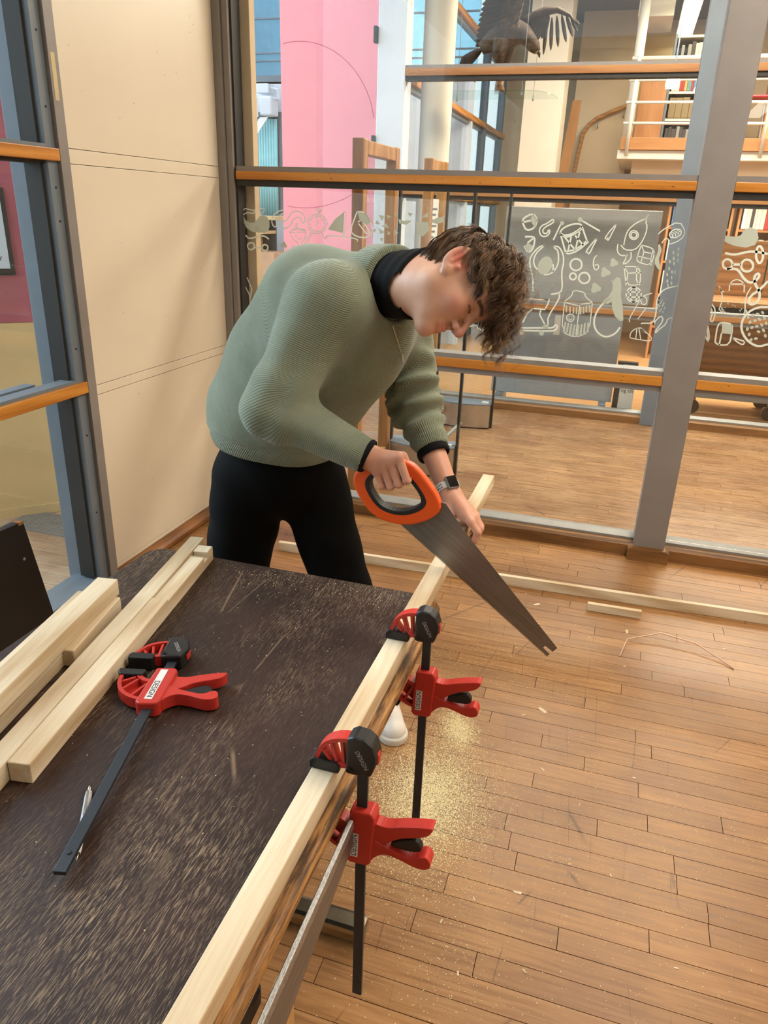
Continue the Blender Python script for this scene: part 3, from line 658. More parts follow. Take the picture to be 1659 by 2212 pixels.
# ------------------------------------------------------------------ work table
def tabletop_mat():
    q = N('scratched_dark_tabletop')
    base = q.ramp(q.noise(q.mapping((1, 1, 1)), 5, 5), [(.3, lin((38, 26, 23))), (.7, lin((58, 40, 35)))])
    wear = q.noise(q.mapping((1.3, .8, 1)), 3.2, 4, .55)
    wearm = q.ramp(wear, [(.44, (.02, .02, .02)), (.68, (1, 1, 1))])
    st = None
    for rz, sc, lo in ((.16, 1.0, .60), (-.10, 1.3, .61), (.34, .75, .62), (.05, 1.7, .60)):
        n = q.noise(q.mapping((640*sc, 34*sc, 1), rot=(0, 0, rz)), 1, 2, .5, .2)
        m = q.ramp(n, [(lo, (0, 0, 0)), (lo+.07, (1, 1, 1))])
        st = m if st is None else q.math('MAXIMUM', st, m)
    st = q.math('MULTIPLY', st, q.math('MULTIPLY_ADD', wearm, .92, .08))
    blot = q.ramp(q.noise(q.mapping((14, 5, 1), rot=(0, 0, .1)), 1.2, 7, .7), [(.60, (0, 0, 0)), (.74, (.55, .55, .55))])
    f = q.math('MAXIMUM', q.math('MULTIPLY', st, .95), q.math('MULTIPLY', blot, wearm))
    col = q.mix(f, base, lin((158, 134, 106)))
    # long thin scratches
    for rz, sc in ((.9, 2.2), (1.9, 3.1)):
        vo = q.n('ShaderNodeTexVoronoi', feature='DISTANCE_TO_EDGE'); q.l(q.mapping((1, .2, 1), rot=(0, 0, rz)), vo.inputs['Vector']); vo.inputs['Scale'].default_value = sc
        l = q.math('MULTIPLY', q.ramp(vo.outputs['Distance'], [(.001, (1, 1, 1)), (.003, (0, 0, 0))]), q.ramp(q.noise(q.mapping((1, 1, 1)), 6, 2), [(.5, (0, 0, 0)), (.6, (.6, .6, .6))]))
        col = q.mix(l, col, lin((150, 124, 100)))
    q.base(col); q.rough(q.ramp(f, [(0, (.48,)*3), (1, (.75,)*3)])); q.bump(f, .25, .0006); q.b.inputs['Specular IOR Level'].default_value = .32
    return q.m
def edge_mat():
    q = N('worn_table_edge')
    n = q.noise(q.mapping((30, 3, 30)), 3, 6, .65); col = q.ramp(n, [(.35, lin((84, 54, 30))), (.55, lin((168, 120, 66))), (.75, lin((196, 152, 92)))])
    d = q.ramp(q.noise(q.mapping((60, 5, 60)), 2, 5, .6), [(.5, (0, 0, 0)), (.62, (.85, .85, .85))]); col = q.mix(d, col, lin((44, 30, 22)))
    q.base(col); q.rough(.6); q.bump(n, .2, .001); return q.m
M['tabletop'] = tabletop_mat(); M['tableedge'] = edge_mat()
M['chrome'] = plain('tarnished_chrome', (176, 168, 152), .22, metal=1, var=.12, scale=12)
M['blackpaint'] = plain('black_paint', (20, 20, 21), .38, var=.1)
TX0, TX1, TY0, TY1, TZ = -1.045, -.284, -.35, 1.452, .74
tb = thing('work_table', 'long dark scratched wooden work table with worn pale edges', 'table', (-.672, .55, 0))
def rrect(x0, x1, y0, y1, r, n=6):
    out = []
    for cx, cy, a0 in ((x1-r, y0+r, -90), (x1-r, y1-r, 0), (x0+r, y1-r, 90), (x0+r, y0+r, 180)):
        for k in range(n+1):
            a = R(a0+90*k/n); out.append((cx+r*math.cos(a), cy+r*math.sin(a)))
    return out
ox, oy = -.672, .55
def slab(inset_z):
    mb = MB(); rings = []
    for ins, z in inset_z:
        rings.append([(x-ox, y-oy, z) for x, y in rrect(TX0+ins, TX1-ins, TY0+ins, TY1-ins, .055-ins*.5)])
    n = len(rings[0]); mb.v = [p for r_ in rings for p in r_]
    for k in range(len(rings)-1):
        for i in range(n): mb.f.append((k*n+i, k*n+(i+1) % n, (k+1)*n+(i+1) % n, (k+1)*n+i))
    return mb, n, len(rings)
mb, n, k = slab([(.012, .711), (.003, .714), (0, .720), (0, .730), (.003, .7365), (.008, .7392)])
mb.f.append(tuple(range(n))[::-1]); mb.f.append(tuple((k-1)*n+i for i in range(n)))
mb.build('edge_band', M['tableedge'], tb)
mb = MB().prism([(x-ox, y-oy) for x, y in rrect(TX0+.008, TX1-.0215, TY0+.008, TY1-.008, .045)], .7391, .7400, lambda u, v, w: (u, v, w))
mb.build('table_top', M['tabletop'], tb)
MB().box(-.30, .31, -.80, .80, .66, .7105).build('apron', M['blackpaint'], tb)
for y in (-.62, .585):
    MB().bbox(-.06, .06, y-.03, y+.03, .05, .66, .006).build('column', M['blackpaint'], tb)
    MB().bbox(-.33, .325, y-.028, y+.028, .006, .05, .012).build('foot', M['chrome'], tb)
    MB().bbox(-.28, .28, y-.025, y+.025, .63, .664, .005).build('bearer', M['blackpaint'], tb)

# ------------------------------------------------------------------ timber
def pine(name, axis='Y', c1=(196, 160, 112), c2=(233, 208, 164), knots=True, g=.7): return wood(name, c1, c2, axis, g, .62, 'Object', knots, .3, rnd=.05)
M['pine'] = pine('pale_pine', c1=(196, 168, 130), c2=(230, 213, 184)); M['pineX'] = pine('pale_pine_x', 'X', c1=(216, 188, 148), c2=(238, 220, 186))
M['endgrain'] = wood('pine_end_grain', (176, 138, 92), (214, 180, 130), 'Y', 2.2, .8)
def timber(name, label, p0, p1, w, h, mat=None, group=None, notches=(), cat='timber', roll=0, b=.0012):
    """beam from p0 to p1 (centre of the underside), local Y along it"""
    p0, p1 = Vector(p0), Vector(p1); d = p1-p0; L = d.length
    o_prof = [(0, 0), (L, 0), (L, h)]
    for a, c, dep in sorted(notches, reverse=True): o_prof += [(c, h), (c, h-dep), (a, h-dep), (a, h)]
    o_prof += [(0, h)]
    mb = MB().prism(o_prof, -w/2, w/2, lambda u, v, x: (x, u, v))
    o = mb.build(name, mat or M['pine']); o.location = p0
    yaw = math.atan2(-d.x, d.y); o.rotation_euler = (math.asin(d.z/L), roll, yaw)
    bev = o.modifiers.new('bevel', 'BEVEL'); bev.width = b; bev.segments = 1; bev.limit_method = 'ANGLE'
    return tag(o, label, cat, group)
timber('clamped_beam', 'long pale pine beam clamped along the table edge and being sawn', (-.322, -.30, .7402), (-.322, 2.222, .7402), .036, .036)
g = 'pine beams lying on the table'
A0, A1 = Vector((-.750, .668, .7402)), Vector((-.880, 1.430, .7402)); dA = (A1-A0).normalized(); pA = Vector((-dA.y, dA.x, 0))
timber('notched_beam', 'pine beam with lap notches at its far end, nearest the lying clamp', A0, A1, .036, .036, group=g, notches=((.505, .715, .004), (.715, .738, .016)))
timber('pine_beam', 'long plain pine beam lying tight against the notched beam', A0+pA*.0375-dA*.25, A1+pA*.0375+dA*.045, .036, .036, group=g)
S0, S1 = Vector((-.852, .60, .7402)), Vector((-.946, 1.148, .7402)); dS = (S1-S0).normalized(); pS = Vector((-dS.y, dS.x, 0))
timber('stacked_beam', 'pine beam lying on top of the stack at the left table edge', S0+Vector((0, 0, .0362))-dS*.1, S1+Vector((0, 0, .0362)), .045, .036, group=g)
timber('stacked_beam', 'pine beam underneath the stack at the left table edge', S0+dS*.02+pS*.002, S1-dS*.012+pS*.002, .036, .036, group=g)
timber('stacked_beam', 'pine beam half hidden behind the left stack, its blunt end just showing', S0+pS*.052+dS*.02, S1+pS*.052-dS*.002, .036, .036, group=g)
timber('pine_block', 'short rough sawn pine block between the stack and the long beams', (-.886, .938, .7402), (-.930, 1.140, .7402), .030, .036, group='offcut blocks', b=.002)
fb1, fb2 = Vector((-1.41, 2.952, .0004)), Vector((1.15, 3.052, .0004))
timber('floor_batten', 'long thin pine batten lying across the floor behind the table', fb1, fb2, .022, .045, group='pine battens on the floor')
timber('floor_offcut', 'short pine offcut lying on the floor in front of the long batten', (.05, 2.888, .0004), (.268, 2.896, .0004), .020, .034, group='offcut blocks')

# ------------------------------------------------------------------ bar clamps
M['clampred'] = plain('red_clamp_plastic', (192, 50, 40), .45, var=.04, scale=30, bump=.05)
M['clampblack'] = plain('black_clamp_plastic', (24, 24, 26), .45, var=.1, scale=30)
M['gun'] = plain('gunmetal_bar', (62, 66, 72), .4, metal=.55, var=.1)
M['silverink'] = plain('silver_marker', (170, 168, 164), .5)
M['labelwhite'] = plain('white_label', (226, 222, 220), .5, var=.02)
def smooth_poly(pts, n=3):
    for _ in range(n):
        q = []
        for i in range(len(pts)):
            a, b = pts[i], pts[(i+1) % len(pts)]; q += [(a[0]*.75+b[0]*.25, a[1]*.75+b[1]*.25), (a[0]*.25+b[0]*.75, a[1]*.25+b[1]*.75)]
        pts = q
    return pts
def band(pts, w):
    """strip of half-width w along a 2d polyline -> outline"""
    l, r = [], []
    for i, p in enumerate(pts):
        a = pts[max(i-1, 0)]; b = pts[min(i+1, len(pts)-1)]; t = (b[0]-a[0], b[1]-a[1]); L = math.hypot(*t) or 1
        n = (-t[1]/L*w, t[0]/L*w); l.append((p[0]+n[0], p[1]+n[1])); r.append((p[0]-n[0], p[1]-n[1]))
    return l+r[::-1]
def arcpts(p0, p1, bulge, n=8):
    out = []
    mx, my = (p0[0]+p1[0])/2, (p0[1]+p1[1])/2; dx, dy = p1[0]-p0[0], p1[1]-p0[1]
    for k in range(n+1):
        t = k/n; s = 4*t*(1-t)*bulge; out.append((p0[0]+dx*t-dy*s, p0[1]+dy*t+dx*s))
    return out
def clamp(label, loc, rot, gap, bar_end, longlabel=False):
    """local: x = towards handle, z = up the bar, -y = labelled face; z=0 is the fixed pad's face"""
    c = thing('bar_clamp', label, 'clamp', loc, rot, group='red and black bar clamps')
    F3 = lambda u, v, w: (u, w, v)
    def part(name, outline, w0, w1, mat, parent=c, bev=.0012):
        o = MB().prism(outline, w0, w1, F3).build(name, mat, parent)
        if bev:
            m = o.modifiers.new('bevel', 'BEVEL'); m.width = bev; m.segments = 2; m.limit_method = 'ANGLE'; m.angle_limit = R(35)
        return o
    bar = part('bar', [(-.006, .035), (.0105, .035), (.0105, bar_end), (-.006, bar_end)], -.0032, .0032, M['gun'], bev=.0006)
    MB().lathe([(0, 0), (.0032, 0), (.0032, .0012), (.0012, .0014), (0, .0008)], 10, Matrix.Translation((.0022, -.0032, bar_end+.03)) @ Matrix.Rotation(R(90), 4, 'X')).build('stop_pin', M['clampblack'], bar)
    head = part('head', [(-.020, .069), (-.010, .075), (.008, .073), (.020, .064), (.0255, .045), (.0255, .034), (.018, .010), (-.013, .006), (-.021, .013)], -.0155, .0155, M['clampblack'], bev=.004)
    part('release_button', [(.0225, .052), (.0268, .044), (.0268, .030), (.0235, .026)], -.006, .006, M['clampred'], head)
    MB().lathe([(0, 0), (.005, 0), (.005, .002), (.002, .002), (.002, .001), (0, .001)], 12, Matrix.Translation((-.0145, -.0155, .016)) @ Matrix.Rotation(R(90), 4, 'X')).build('pivot_screw', M['blackpaint'], head)
    t = link('lettering', text_mesh('DESIGN', .0098), M['silverink'], head); t.location = (.004, -.0158, .038); t.rotation_euler = (R(90), R(62), 0)
    # fixed jaw
    arm = MB()
    arm.prism(band(arcpts((-.069, .014), (-.016, .063), .20), .0032), -.010, .010, F3)
    arm.prism(band([(-.066, .014), (-.040, .013), (-.016, .016)], .0035), -.010, .010, F3)
    for p0, p1 in (((-.044, .014), (-.059, .034)), ((-.036, .014), (-.046, .049)), ((-.026, .015), (-.030, .059))): arm.prism(band([p0, p1], .0022), -.008, .008, F3)
    arm.prism([(-.062, .016), (-.03, .016), (-.022, .058), (-.045, .05)], -.0012, .0012, F3) if False else None
    arm.build('fixed_jaw', M['clampred'], c)
    part('fixed_pad', [(-.078, 0), (-.033, 0), (-.031, .006), (-.031, .014), (-.035, .018), (-.060, .019), (-.074, .019), (-.079, .012)], -.013, .013, M['clampblack'], bev=.002)
    # sliding jaw
    g = -gap
    body = part('sliding_body', [(-.013, g+.004), (.021, g+.006), (.026, g-.002), (.026, g-.02), (.022, g-.092), (.016, g-.098), (-.012, g-.100), (-.019, g-.094)], -.0145, .0145, M['clampred'], bev=.003)
    arm = MB()
    arm.prism(band(arcpts((-.070, g-.014), (-.014, g-.082), -.20), .0034), -.010, .010, F3)
    arm.prism(band(arcpts((-.040, g-.014), (-.012, g-.030), -.12), .0040), -.010, .010, F3)
    for p0, p1 in (((-.044, g-.018), (-.066, g-.034)), ((-.038, g-.024), (-.056, g-.054)), ((-.018, g-.034), (-.036, g-.074))): arm.prism(band([p0, p1], .0022), -.008, .008, F3)
    arm.prism([(-.070, g-.016), (-.040, g-.016), (-.016, g-.036), (-.016, g-.078), (-.05, g-.055)], .004, .0065, F3)
    arm.build('sliding_jaw', M['clampred'], c)
    part('sliding_pad', [(-.079, g), (-.031, g), (-.030, g-.008), (-.034, g-.017), (-.074, g-.017), (-.080, g-.009)], -.013, .013, M['clampblack'], bev=.002)
    hu = smooth_poly([(.018, g-.012), (.045, g-.016), (.066, g-.006), (.110, g+.006), (.116, g+.004), (.109, g-.010), (.096, g-.018), (.062, g-.030), (.046, g-.048), (.020, g-.055)], 2)
    part('upper_handle', hu, -.0105, .0105, M['clampred'], bev=.0045)
    hl = smooth_poly([(.018, g-.040), (.043, g-.052), (.064, g-.058), (.088, g-.063), (.104, g-.050), (.112, g-.054), (.116, g-.068), (.108, g-.076), (.092, g-.078), (.066, g-.069), (.045, g-.066), (.031, g-.074), (.019, g-.092)], 2)
    part('lower_handle', hl, -.012, .012, M['clampred'], bev=.0045)
    part('trigger', smooth_poly([(.044, g-.050), (.078, g-.030), (.092, g-.029), (.100, g-.042), (.096, g-.053), (.066, g-.056)], 1), -.0065, .0065, M['clampblack'], bev=.003)
    if longlabel:
        lb = part('paper_label', [(-.0035, g-.002), (.0095, g-.002), (.0080, g-.088), (-.0055, g-.088)], -.0151, -.0146, M['labelwhite'], bev=0)
        t = link('lettering', text_mesh('DESIGN', .0135), M['blackpaint'], lb); t.location = (.0015, -.0154, g-.060); t.rotation_euler = (R(90), R(90), 0)
    else:
        lb = part('paper_label', [(-.0098, g-.038), (.0022, g-.0375), (.0012, g-.084), (-.0108, g-.0845)], -.0151, -.0146, M['labelwhite'], bev=0)
        t = link('lettering', text_mesh('DESIGN', .0125), M['blackpaint'], lb); t.location = (-.0043, -.0154, g-.0605); t.rotation_euler = (R(90), R(-89), 0)
    return c
clamp('bar clamp on the table edge nearest the sawing person', (-.265, 1.197, .7763), (0, 0, 0), .0655, -.455)
clamp('nearest bar clamp on the table edge, lowest in the picture', (-.265, .817, .7763), (0, 0, 0), .0655, -.478)
ang = math.atan2(-.125, .48)
# lying flat: local z -> along the table, local -y -> up
lc = clamp('bar clamp lying loose on its side on the dark tabletop', (0, 0, 0), (0, 0, 0), .033, -.462, True)
vdir = Vector((-.130, .478, 0)).normalized(); udir = Vector((vdir.y, -vdir.x, 0)); up = Vector((0, 0, 1))
mw = Matrix.Identity(4)
for i in range(3): mw[i][0] = udir[i]; mw[i][1] = -up[i]; mw[i][2] = vdir[i]
tail = Vector((-.578, .541, .7558)); org = tail+vdir*.462
mw.translation = org
lc.matrix_world = mw
pn = thing('ballpoint_pen', 'white ballpoint pen half under the bar of the lying clamp', 'pen', (-.576, .572, .7455))
pd = Vector((-.648+.576, .694-.572, 0)); L = pd.length; pn.rotation_euler = (0, 0, math.atan2(-pd.x, pd.y))
Mx = Matrix.Rotation(R(-90), 4, 'X')
MB().lathe([(.0, .012), (.0035, .012), (.0045, .02), (.005, .06), (.0052, .115), (.0045, .125), (0, .125)], 14, Mx).build('barrel', plain('pearl_white', (220, 216, 220), .3), pn, True)
MB().lathe([(.0, 0), (.0008, 0), (.0022, .006), (.0036, .013), (0, .013)], 12, Mx).build('tip', M['chrome'], pn, True)
MB().lathe([(.0, .124), (.0028, .124), (.0028, .136), (.002, .138), (0, .138)], 12, Mx).build('push_button', M['chrome'], pn, True)
MB().box(-.0015, .0015, .075, .122, .0052, .0068).build('clip', M['chrome'], pn)

# ------------------------------------------------------------------ handsaws
M['blade'] = None
q = N('brushed_saw_steel'); f = q.noise(q.mapping((3, 60, 60)), 3, 4)
q.base(q.ramp(f, [(.3, lin((130, 128, 126))), (.7, lin((150, 148, 146)))])); q.rough(.42); q.b.inputs['Metallic'].default_value = .9; M['blade'] = q.m
M['teeth'] = plain('bright_saw_teeth', (206, 206, 204), .25, metal=.95, var=.05, scale=60)
q = N('worn_steel_spine'); f = q.noise(q.mapping((60, 400, 400)), 4, 5, .7)
q.base(q.ramp(f, [(.35, lin((96, 98, 98))), (.6, lin((206, 208, 206)))])); q.rough(.3); q.b.inputs['Metallic'].default_value = .85; q.bump(f, .5, .001); M['spine'] = q.m
M['sawred'] = plain('orange_saw_plastic', (240, 92, 28), .4, var=.03)
def handsaw(label, loc, rot, L=.50, w0=.122, w1=.036):
    """local x along the teeth from heel to tip, z from teeth to back, y thickness"""
    s = thing('handsaw', label, 'saw', loc, rot, group='handsaws')
    pts = [(0, .002)]; n = int(L/.0042)
    for k in range(n): x = L*k/n; pts += [(x+.0010, 0), (x+.0042*.9, .0026)]
    pts += [(L, .001), (L, .011), (L-.022, .012), (L-.022, .0195), (L, .0205), (L, w1), (.30*L, w1+(w0-w1)*.76), (.075, w0), (.063, w0-.006), (.006, .012)]
    MB().prism(pts, -.0006, .0006, lambda u, v, w: (u, w, v)).build('blade', M['blade'], s)
    MB().box(.0, L, -.00075, .00075, .0012, .0034).build('tooth_line', M['teeth'], s)
    F3 = lambda u, v, w: (u, w, v)
    return s
M['sawblack'] = plain('black_saw_grip', (26, 25, 25), .55)
def ring(outer, inner, w0, w1, F3):
    """prism with a hole: outer and inner loops with the same point count"""
    mb = MB(); n = len(outer)
    for w in (w0, w1):
        mb.v += [F3(u, v, w) for u, v in outer]+[F3(u, v, w) for u, v in inner]
    for i in range(n):
        j = (i+1) % n
        mb.f += [(i, j, n+j, n+i), (2*n+i, 3*n+i, 3*n+j, 2*n+j), (i, 2*n+i, 2*n+j, j), (n+i, n+j, 3*n+j, 3*n+i)]
    return mb
def saw_handle(s, loop, k1=.60, k2=.60):
    """D-handle as a closed loop of corner points in blade coordinates"""
    F3 = lambda u, v, w: (u, w, v)
    outer = smooth_poly(loop, 2)
    cx = sum(p[0] for p in outer)/len(outer); cy = sum(p[1] for p in outer)/len(outer)
    def shrink(k): return [((p[0]-cx)*k+cx, (p[1]-cy)*k+cy) for p in outer]
    o = ring(outer, shrink(k1), -.0125, .0125, F3).build('handle', M['sawred'], s)
    m = o.modifiers.new('bevel', 'BEVEL'); m.width = .005; m.segments = 2; m.limit_method = 'ANGLE'; m.angle_limit = R(40)
    ring(shrink(k1+.10), shrink(k1-.01), -.0131, .0131, F3).build('grip_insert', M['sawblack'], o)
HX, HZ, TXs, TZs = -.444, .887, -.047, .588
sa = math.atan2(-(TZs-HZ), TXs-HX)
saw = handsaw('handsaw with orange handle held by the person over the beam', (HX, 1.528, HZ), (0, sa, 0), L=math.hypot(TXs-HX, TZs-HZ), w0=.118)
def to_blade(x, z):
    dx, dz = x-HX, z-HZ; c, s_ = math.cos(sa), math.sin(sa); return (c*dx-s_*dz, s_*dx+c*dz)
saw_handle(saw, [to_blade(x, z) for x, z in ((-.408, 1.028), (-.378, 1.012), (-.318, .940), (-.330, .902), (-.398, .868), (-.470, .876), (-.508, .908), (-.540, .965), (-.515, 1.005), (-.46, 1.025))])
n0, n1 = Vector((-.2785, .40, .663)), Vector((-.2728, .797, .6985)); dn = n1-n0
L2 = dn.length
s2 = thing('back_saw', 'foreground back saw seen from above, bright steel spine up, tip at nearest clamp', 'saw', group='handsaws')
MB().prism([(-.02, 0), (L2, 0), (L2, .045), (-.02, .105)], -.0006, .0006, lambda u, v, w: (u, w, v)).build('blade', M['blade'], s2)
MB().bbox(-.03, L2, -.0040, .0040, -.006, .010, .0014).build('spine', M['spine'], s2)
xa = dn.normalized(); za = Vector((.05, 0, -1)); za = (za-xa*za.dot(xa)).normalized(); ya = za.cross(xa)
mw = Matrix.Identity(4)
for i in range(3): mw[i][0] = xa[i]; mw[i][1] = ya[i]; mw[i][2] = za[i]
mw.translation = n0; s2.matrix_world = mw
saw_handle(s2, [(.01, .12), (.01, .03), (-.04, -.01), (-.12, .0), (-.14, .06), (-.14, .12), (-.06, .14)])
M['stoolwood'] = wood('pale_stool_wood', (190, 140, 84), (222, 178, 118), 'Z', .8, .5)
st = thing('low_stool', 'low stool with black seat and pale wooden legs under the near table edge', 'stool', (-.56, .64, 0))
MB().bbox(-.15, .135, -.16, .145, .245, .30, .012).build('seat', M['blackpaint'], st)
for sx in (-1, 1):
    for sy in (-1, 1): MB().bbox(sx*.155-.016+.012, sx*.155+.016+.012, sy*.150-.018, sy*.150+.018, 0, .292, .004).build('leg', M['stoolwood'], st)
for sy in (-1, 1): MB().box(-.125, .15, sy*.150-.009, sy*.150+.009, .10, .135).build('stretcher', M['stoolwood'], st)

# ------------------------------------------------------------------ black panel behind the table
bp = thing('black_board', 'black painted board with a chipped corner standing behind the table', 'board', (-1.30, 1.30, 0), (0, 0, 0))
MB().prism([(-.42, .0), (.145, .0), (-.005, .828), (-.42, .850)], -.009, .009, lambda u, v, w: (w-.0, u, v)).build('board', M['blackpaint'], bp)
MB().prism([(-.020, .822), (-.0055, .822), (-.0058, .829), (-.020, .8297)], -.0093, .0093, lambda u, v, w: (w, u, v)).build('bare_corner', M['kerbY'], bp)
MB().lathe([(0, 0), (.004, 0), (.003, .002), (0, .002)], 10, Matrix.Translation((.009, -.02, .735)) @ Matrix.Rotation(R(90), 4, 'Y')).build('screw', M['alu'], bp)
MB().box(-.20, .009, -.36, -.34, 0, .5).build('brace', M['blackpaint'], bp)

# ------------------------------------------------------------------ implicit surfaces -> meshes
V3 = lambda *a: np.array(a, float)
def rcone(P, a, b, r1, r2):
    a, b = np.asarray(a, float), np.asarray(b, float); ab = b-a; t = np.clip(((P-a)@ab)/(ab@ab), 0, 1)
    return np.linalg.norm(P-a-t[..., None]*ab, axis=-1)-(r1+(r2-r1)*t)
def sph(P, c, r): return np.linalg.norm(P-np.asarray(c, float), axis=-1)-r
def ell(P, c, r, Rm=None):
    q = P-np.asarray(c, float)
    if Rm is not None: q = q@Rm
    r = np.asarray(r, float); k0 = np.linalg.norm(q/r, axis=-1); k1 = np.linalg.norm(q/(r*r), axis=-1)+1e-9
    return k0*(k0-1)/k1
def smin(a, b, k):
    h = np.clip(.5+.5*(b-a)/k, 0, 1); return b+(a-b)*h-k*h*(1-h)
def smax(a, b, k): return -smin(-a, -b, k)
def surfnet(f, lo, hi, h):
    lo = np.asarray(lo, float); n = np.ceil((np.asarray(hi)-lo)/h).astype(int)+1
    ax = [lo[i]+h*np.arange(n[i]) for i in range(3)]
    D = np.empty(tuple(n)); 
    for i0 in range(0, n[0], 24):
        G = np.stack(np.meshgrid(ax[0][i0:i0+24], ax[1], ax[2], indexing='ij'), -1); D[i0:i0+24] = f(G)
    I = D < 0; S = [slice(None, -1), slice(1, None)]
    cnt = sum(I[S[a], S[b], S[c]].astype(np.int8) for a in (0, 1) for b in (0, 1) for c in (0, 1))
    mask = (cnt > 0) & (cnt < 8); idx = -np.ones(mask.shape, np.int64); ci = np.argwhere(mask); idx[mask] = np.arange(len(ci))
    acc = np.zeros((len(ci), 3)); num = np.zeros(len(ci))
    cor = [(a, b, c) for a in (0, 1) for b in (0, 1) for c in (0, 1)]
    for p in cor:
        for ax_ in range(3):
            if p[ax_]: continue
            q_ = list(p); q_[ax_] = 1
            A = D[ci[:, 0]+p[0], ci[:, 1]+p[1], ci[:, 2]+p[2]]; B = D[ci[:, 0]+q_[0], ci[:, 1]+q_[1], ci[:, 2]+q_[2]]
            m = (A < 0) != (B < 0); t = np.where(m, A/np.where(m, A-B, 1), 0)
            pos = np.tile(np.array(p, float), (len(ci), 1)); pos[:, ax_] += t; acc[m] += pos[m]; num += m
    Vt = (ci+acc/num[:, None])*h+lo
    Fs = []
    for a in range(3):
        b, c = (a+1) % 3, (a+2) % 3
        sl0 = [slice(None)]*3; sl1 = [slice(None)]*3; sl0[a] = slice(None, -1); sl1[a] = slice(1, None)
        cr = I[tuple(sl0)] != I[tuple(sl1)]; e = np.argwhere(cr); 
        ok = (e[:, b] > 0) & (e[:, c] > 0) & (e[:, b] < n[b]-1) & (e[:, c] < n[c]-1); e = e[ok]
        def cell(db, dc):
            k = e.copy(); k[:, b] -= db; k[:, c] -= dc; return idx[k[:, 0], k[:, 1], k[:, 2]]
        quad = np.stack([cell(1, 1), cell(0, 1), cell(0, 0), cell(1, 0)], 1)
        flip = ~I[e[:, 0], e[:, 1], e[:, 2]]; quad[flip] = quad[flip][:, ::-1]; Fs.append(quad)
    F_ = np.concatenate(Fs); F_ = F_[(F_ >= 0).all(1)]
    return Vt, F_
def np_mesh(name, parts, mat, parent=None, attrs=None, kind=None):
    vs = np.concatenate([p[0] for p in parts]); off = 0; fs = []
    for p in parts: fs.append(p[1]+off); off += len(p[0])
    fs = np.concatenate(fs); me = bpy.data.meshes.new(name); k = fs.shape[1]
    me.vertices.add(len(vs)); me.vertices.foreach_set('co', vs.ravel()); me.loops.add(fs.size); me.loops.foreach_set('vertex_index', fs.ravel().astype(np.int32))
    me.polygons.add(len(fs)); me.polygons.foreach_set('loop_start', np.arange(0, fs.size, k, dtype=np.int32)); me.polygons.foreach_set('use_smooth', np.ones(len(fs), bool))
    me.update(calc_edges=True); me.validate()
    for nm, arr in (attrs or {}).items():
        at = me.attributes.new(nm, 'FLOAT', 'POINT'); at.data.foreach_set('value', arr.astype(np.float32))
    return link(name, me, mat, parent, kind)

# ------------------------------------------------------------------ person
PB = V3(-.85, 1.85, 0)                      # base of the figure
CR, CU, CF = V3(.953, .300, .033), V3(-.143, .355, .924), V3(-.266, .886, -.381)   # profile-view directions used to set the head's turn
hf_ = .30*CR-.94*CU-.20*CF; hf_ /= np.linalg.norm(hf_)
hu_ = .95*CR+.30*CU+.02*CF; hu_ -= hf_*(hu_@hf_); hu_ /= np.linalg.norm(hu_)
hl_ = np.cross(hu_, hf_)
HC = V3(-.350, 1.674, 1.398)
HM = np.stack([hf_, hl_, hu_], 1)           # columns: local x (face), y (left), z (crown)
def hw(p): return HC+HM@np.asarray(p, float)
def head_sdf(P):
    Q = (P-HC)@HM
    A = Q.copy(); A[..., 1] = np.abs(A[..., 1])
    d = ell(Q, (-.014, 0, .030), (.097, .077, .085))
    d = smin(d, ell(Q, (.028, 0, -.040), (.055, .057, .072)), .03)
    d = smin(d, rcone(A, (.066, .006, -.098), (.000, .046, -.058), .0185, .021), .034)
    d = smin(d, rcone(A, (.000, .046, -.058), (-.006, .052, -.015), .021, .020), .034)
    d = smin(d, sph(A, (.054, .040, -.026), .021), .034)
    d = smin(d, rcone(A, (.077, .012, .022), (.060, .046, .016), .0105, .010), .014)
    d = smin(d, ell(Q, (.050, 0, .050), (.036, .054, .042)), .03)
    d = smax(d, -sph(A, (.094, .031, .000), .0165), .012)                 # eye sockets
    d = smin(d, sph(A, (.0665, .031, .000), .0135), .004)                  # lids
    d = smin(d, rcone(A, (.073, .018, .0045), (.070, .043, .0025), .0035, .003), .004)
    d = smin(d, rcone(Q, (.080, 0, .012), (.108, 0, -.030), .0075, .0085), .010)
    d = smin(d, sph(Q, (.1085, 0, -.0345), .0105), .006)
    d = smin(d, ell(A, (.0945, .0115, -.0375), (.011, .0075, .0085)), .005)
    d = smax(d, -ell(A, (.1005, .0065, -.0465), (.0055, .0032, .004)), .002)
    d = smin(d, rcone(A, (.0880, .0, -.0630), (.0755, .021, -.0665), .0078, .0045), .006)
    d = smin(d, rcone(A, (.0865, .0, -.0745), (.0745, .020, -.0690), .0085, .0045), .006)
    d = smax(d, -rcone(A, (.0965, .0, -.0685), (.080, .024, -.0675), .0016, .0013), .003)
    d = smin(d, ell(Q, (.0725, 0, -.099), (.018, .020, .017)), .014)
    # ears
    c, s_ = math.cos(.22), math.sin(.22); E = A-V3(-.012, .081, -.002); e = np.stack([c*E[..., 0]+s_*E[..., 2], E[..., 1]-.30*(-(c*E[..., 0]+s_*E[..., 2])), -s_*E[..., 0]+c*E[..., 2]], -1)
    e = e/1.15
    ear = ell(e, (-.004, 0, .003), (.0185, .0075, .0315)); ear = smin(ear, ell(e, (.004, 0, -.024), (.009, .006, .011)), .006)
    ear = smax(ear, -ell(e, (.000, .0075, .006), (.0115, .0065, .0215)), .004)
    ear = smin(ear, rcone(e, (-.004, .003, .018), (-.003, .003, -.010), .003, .003), .004)
    ear = smin(ear, sph(e, (.011, .003, -.006), .005), .004)
    d = smin(d, ear, .006)
    return d
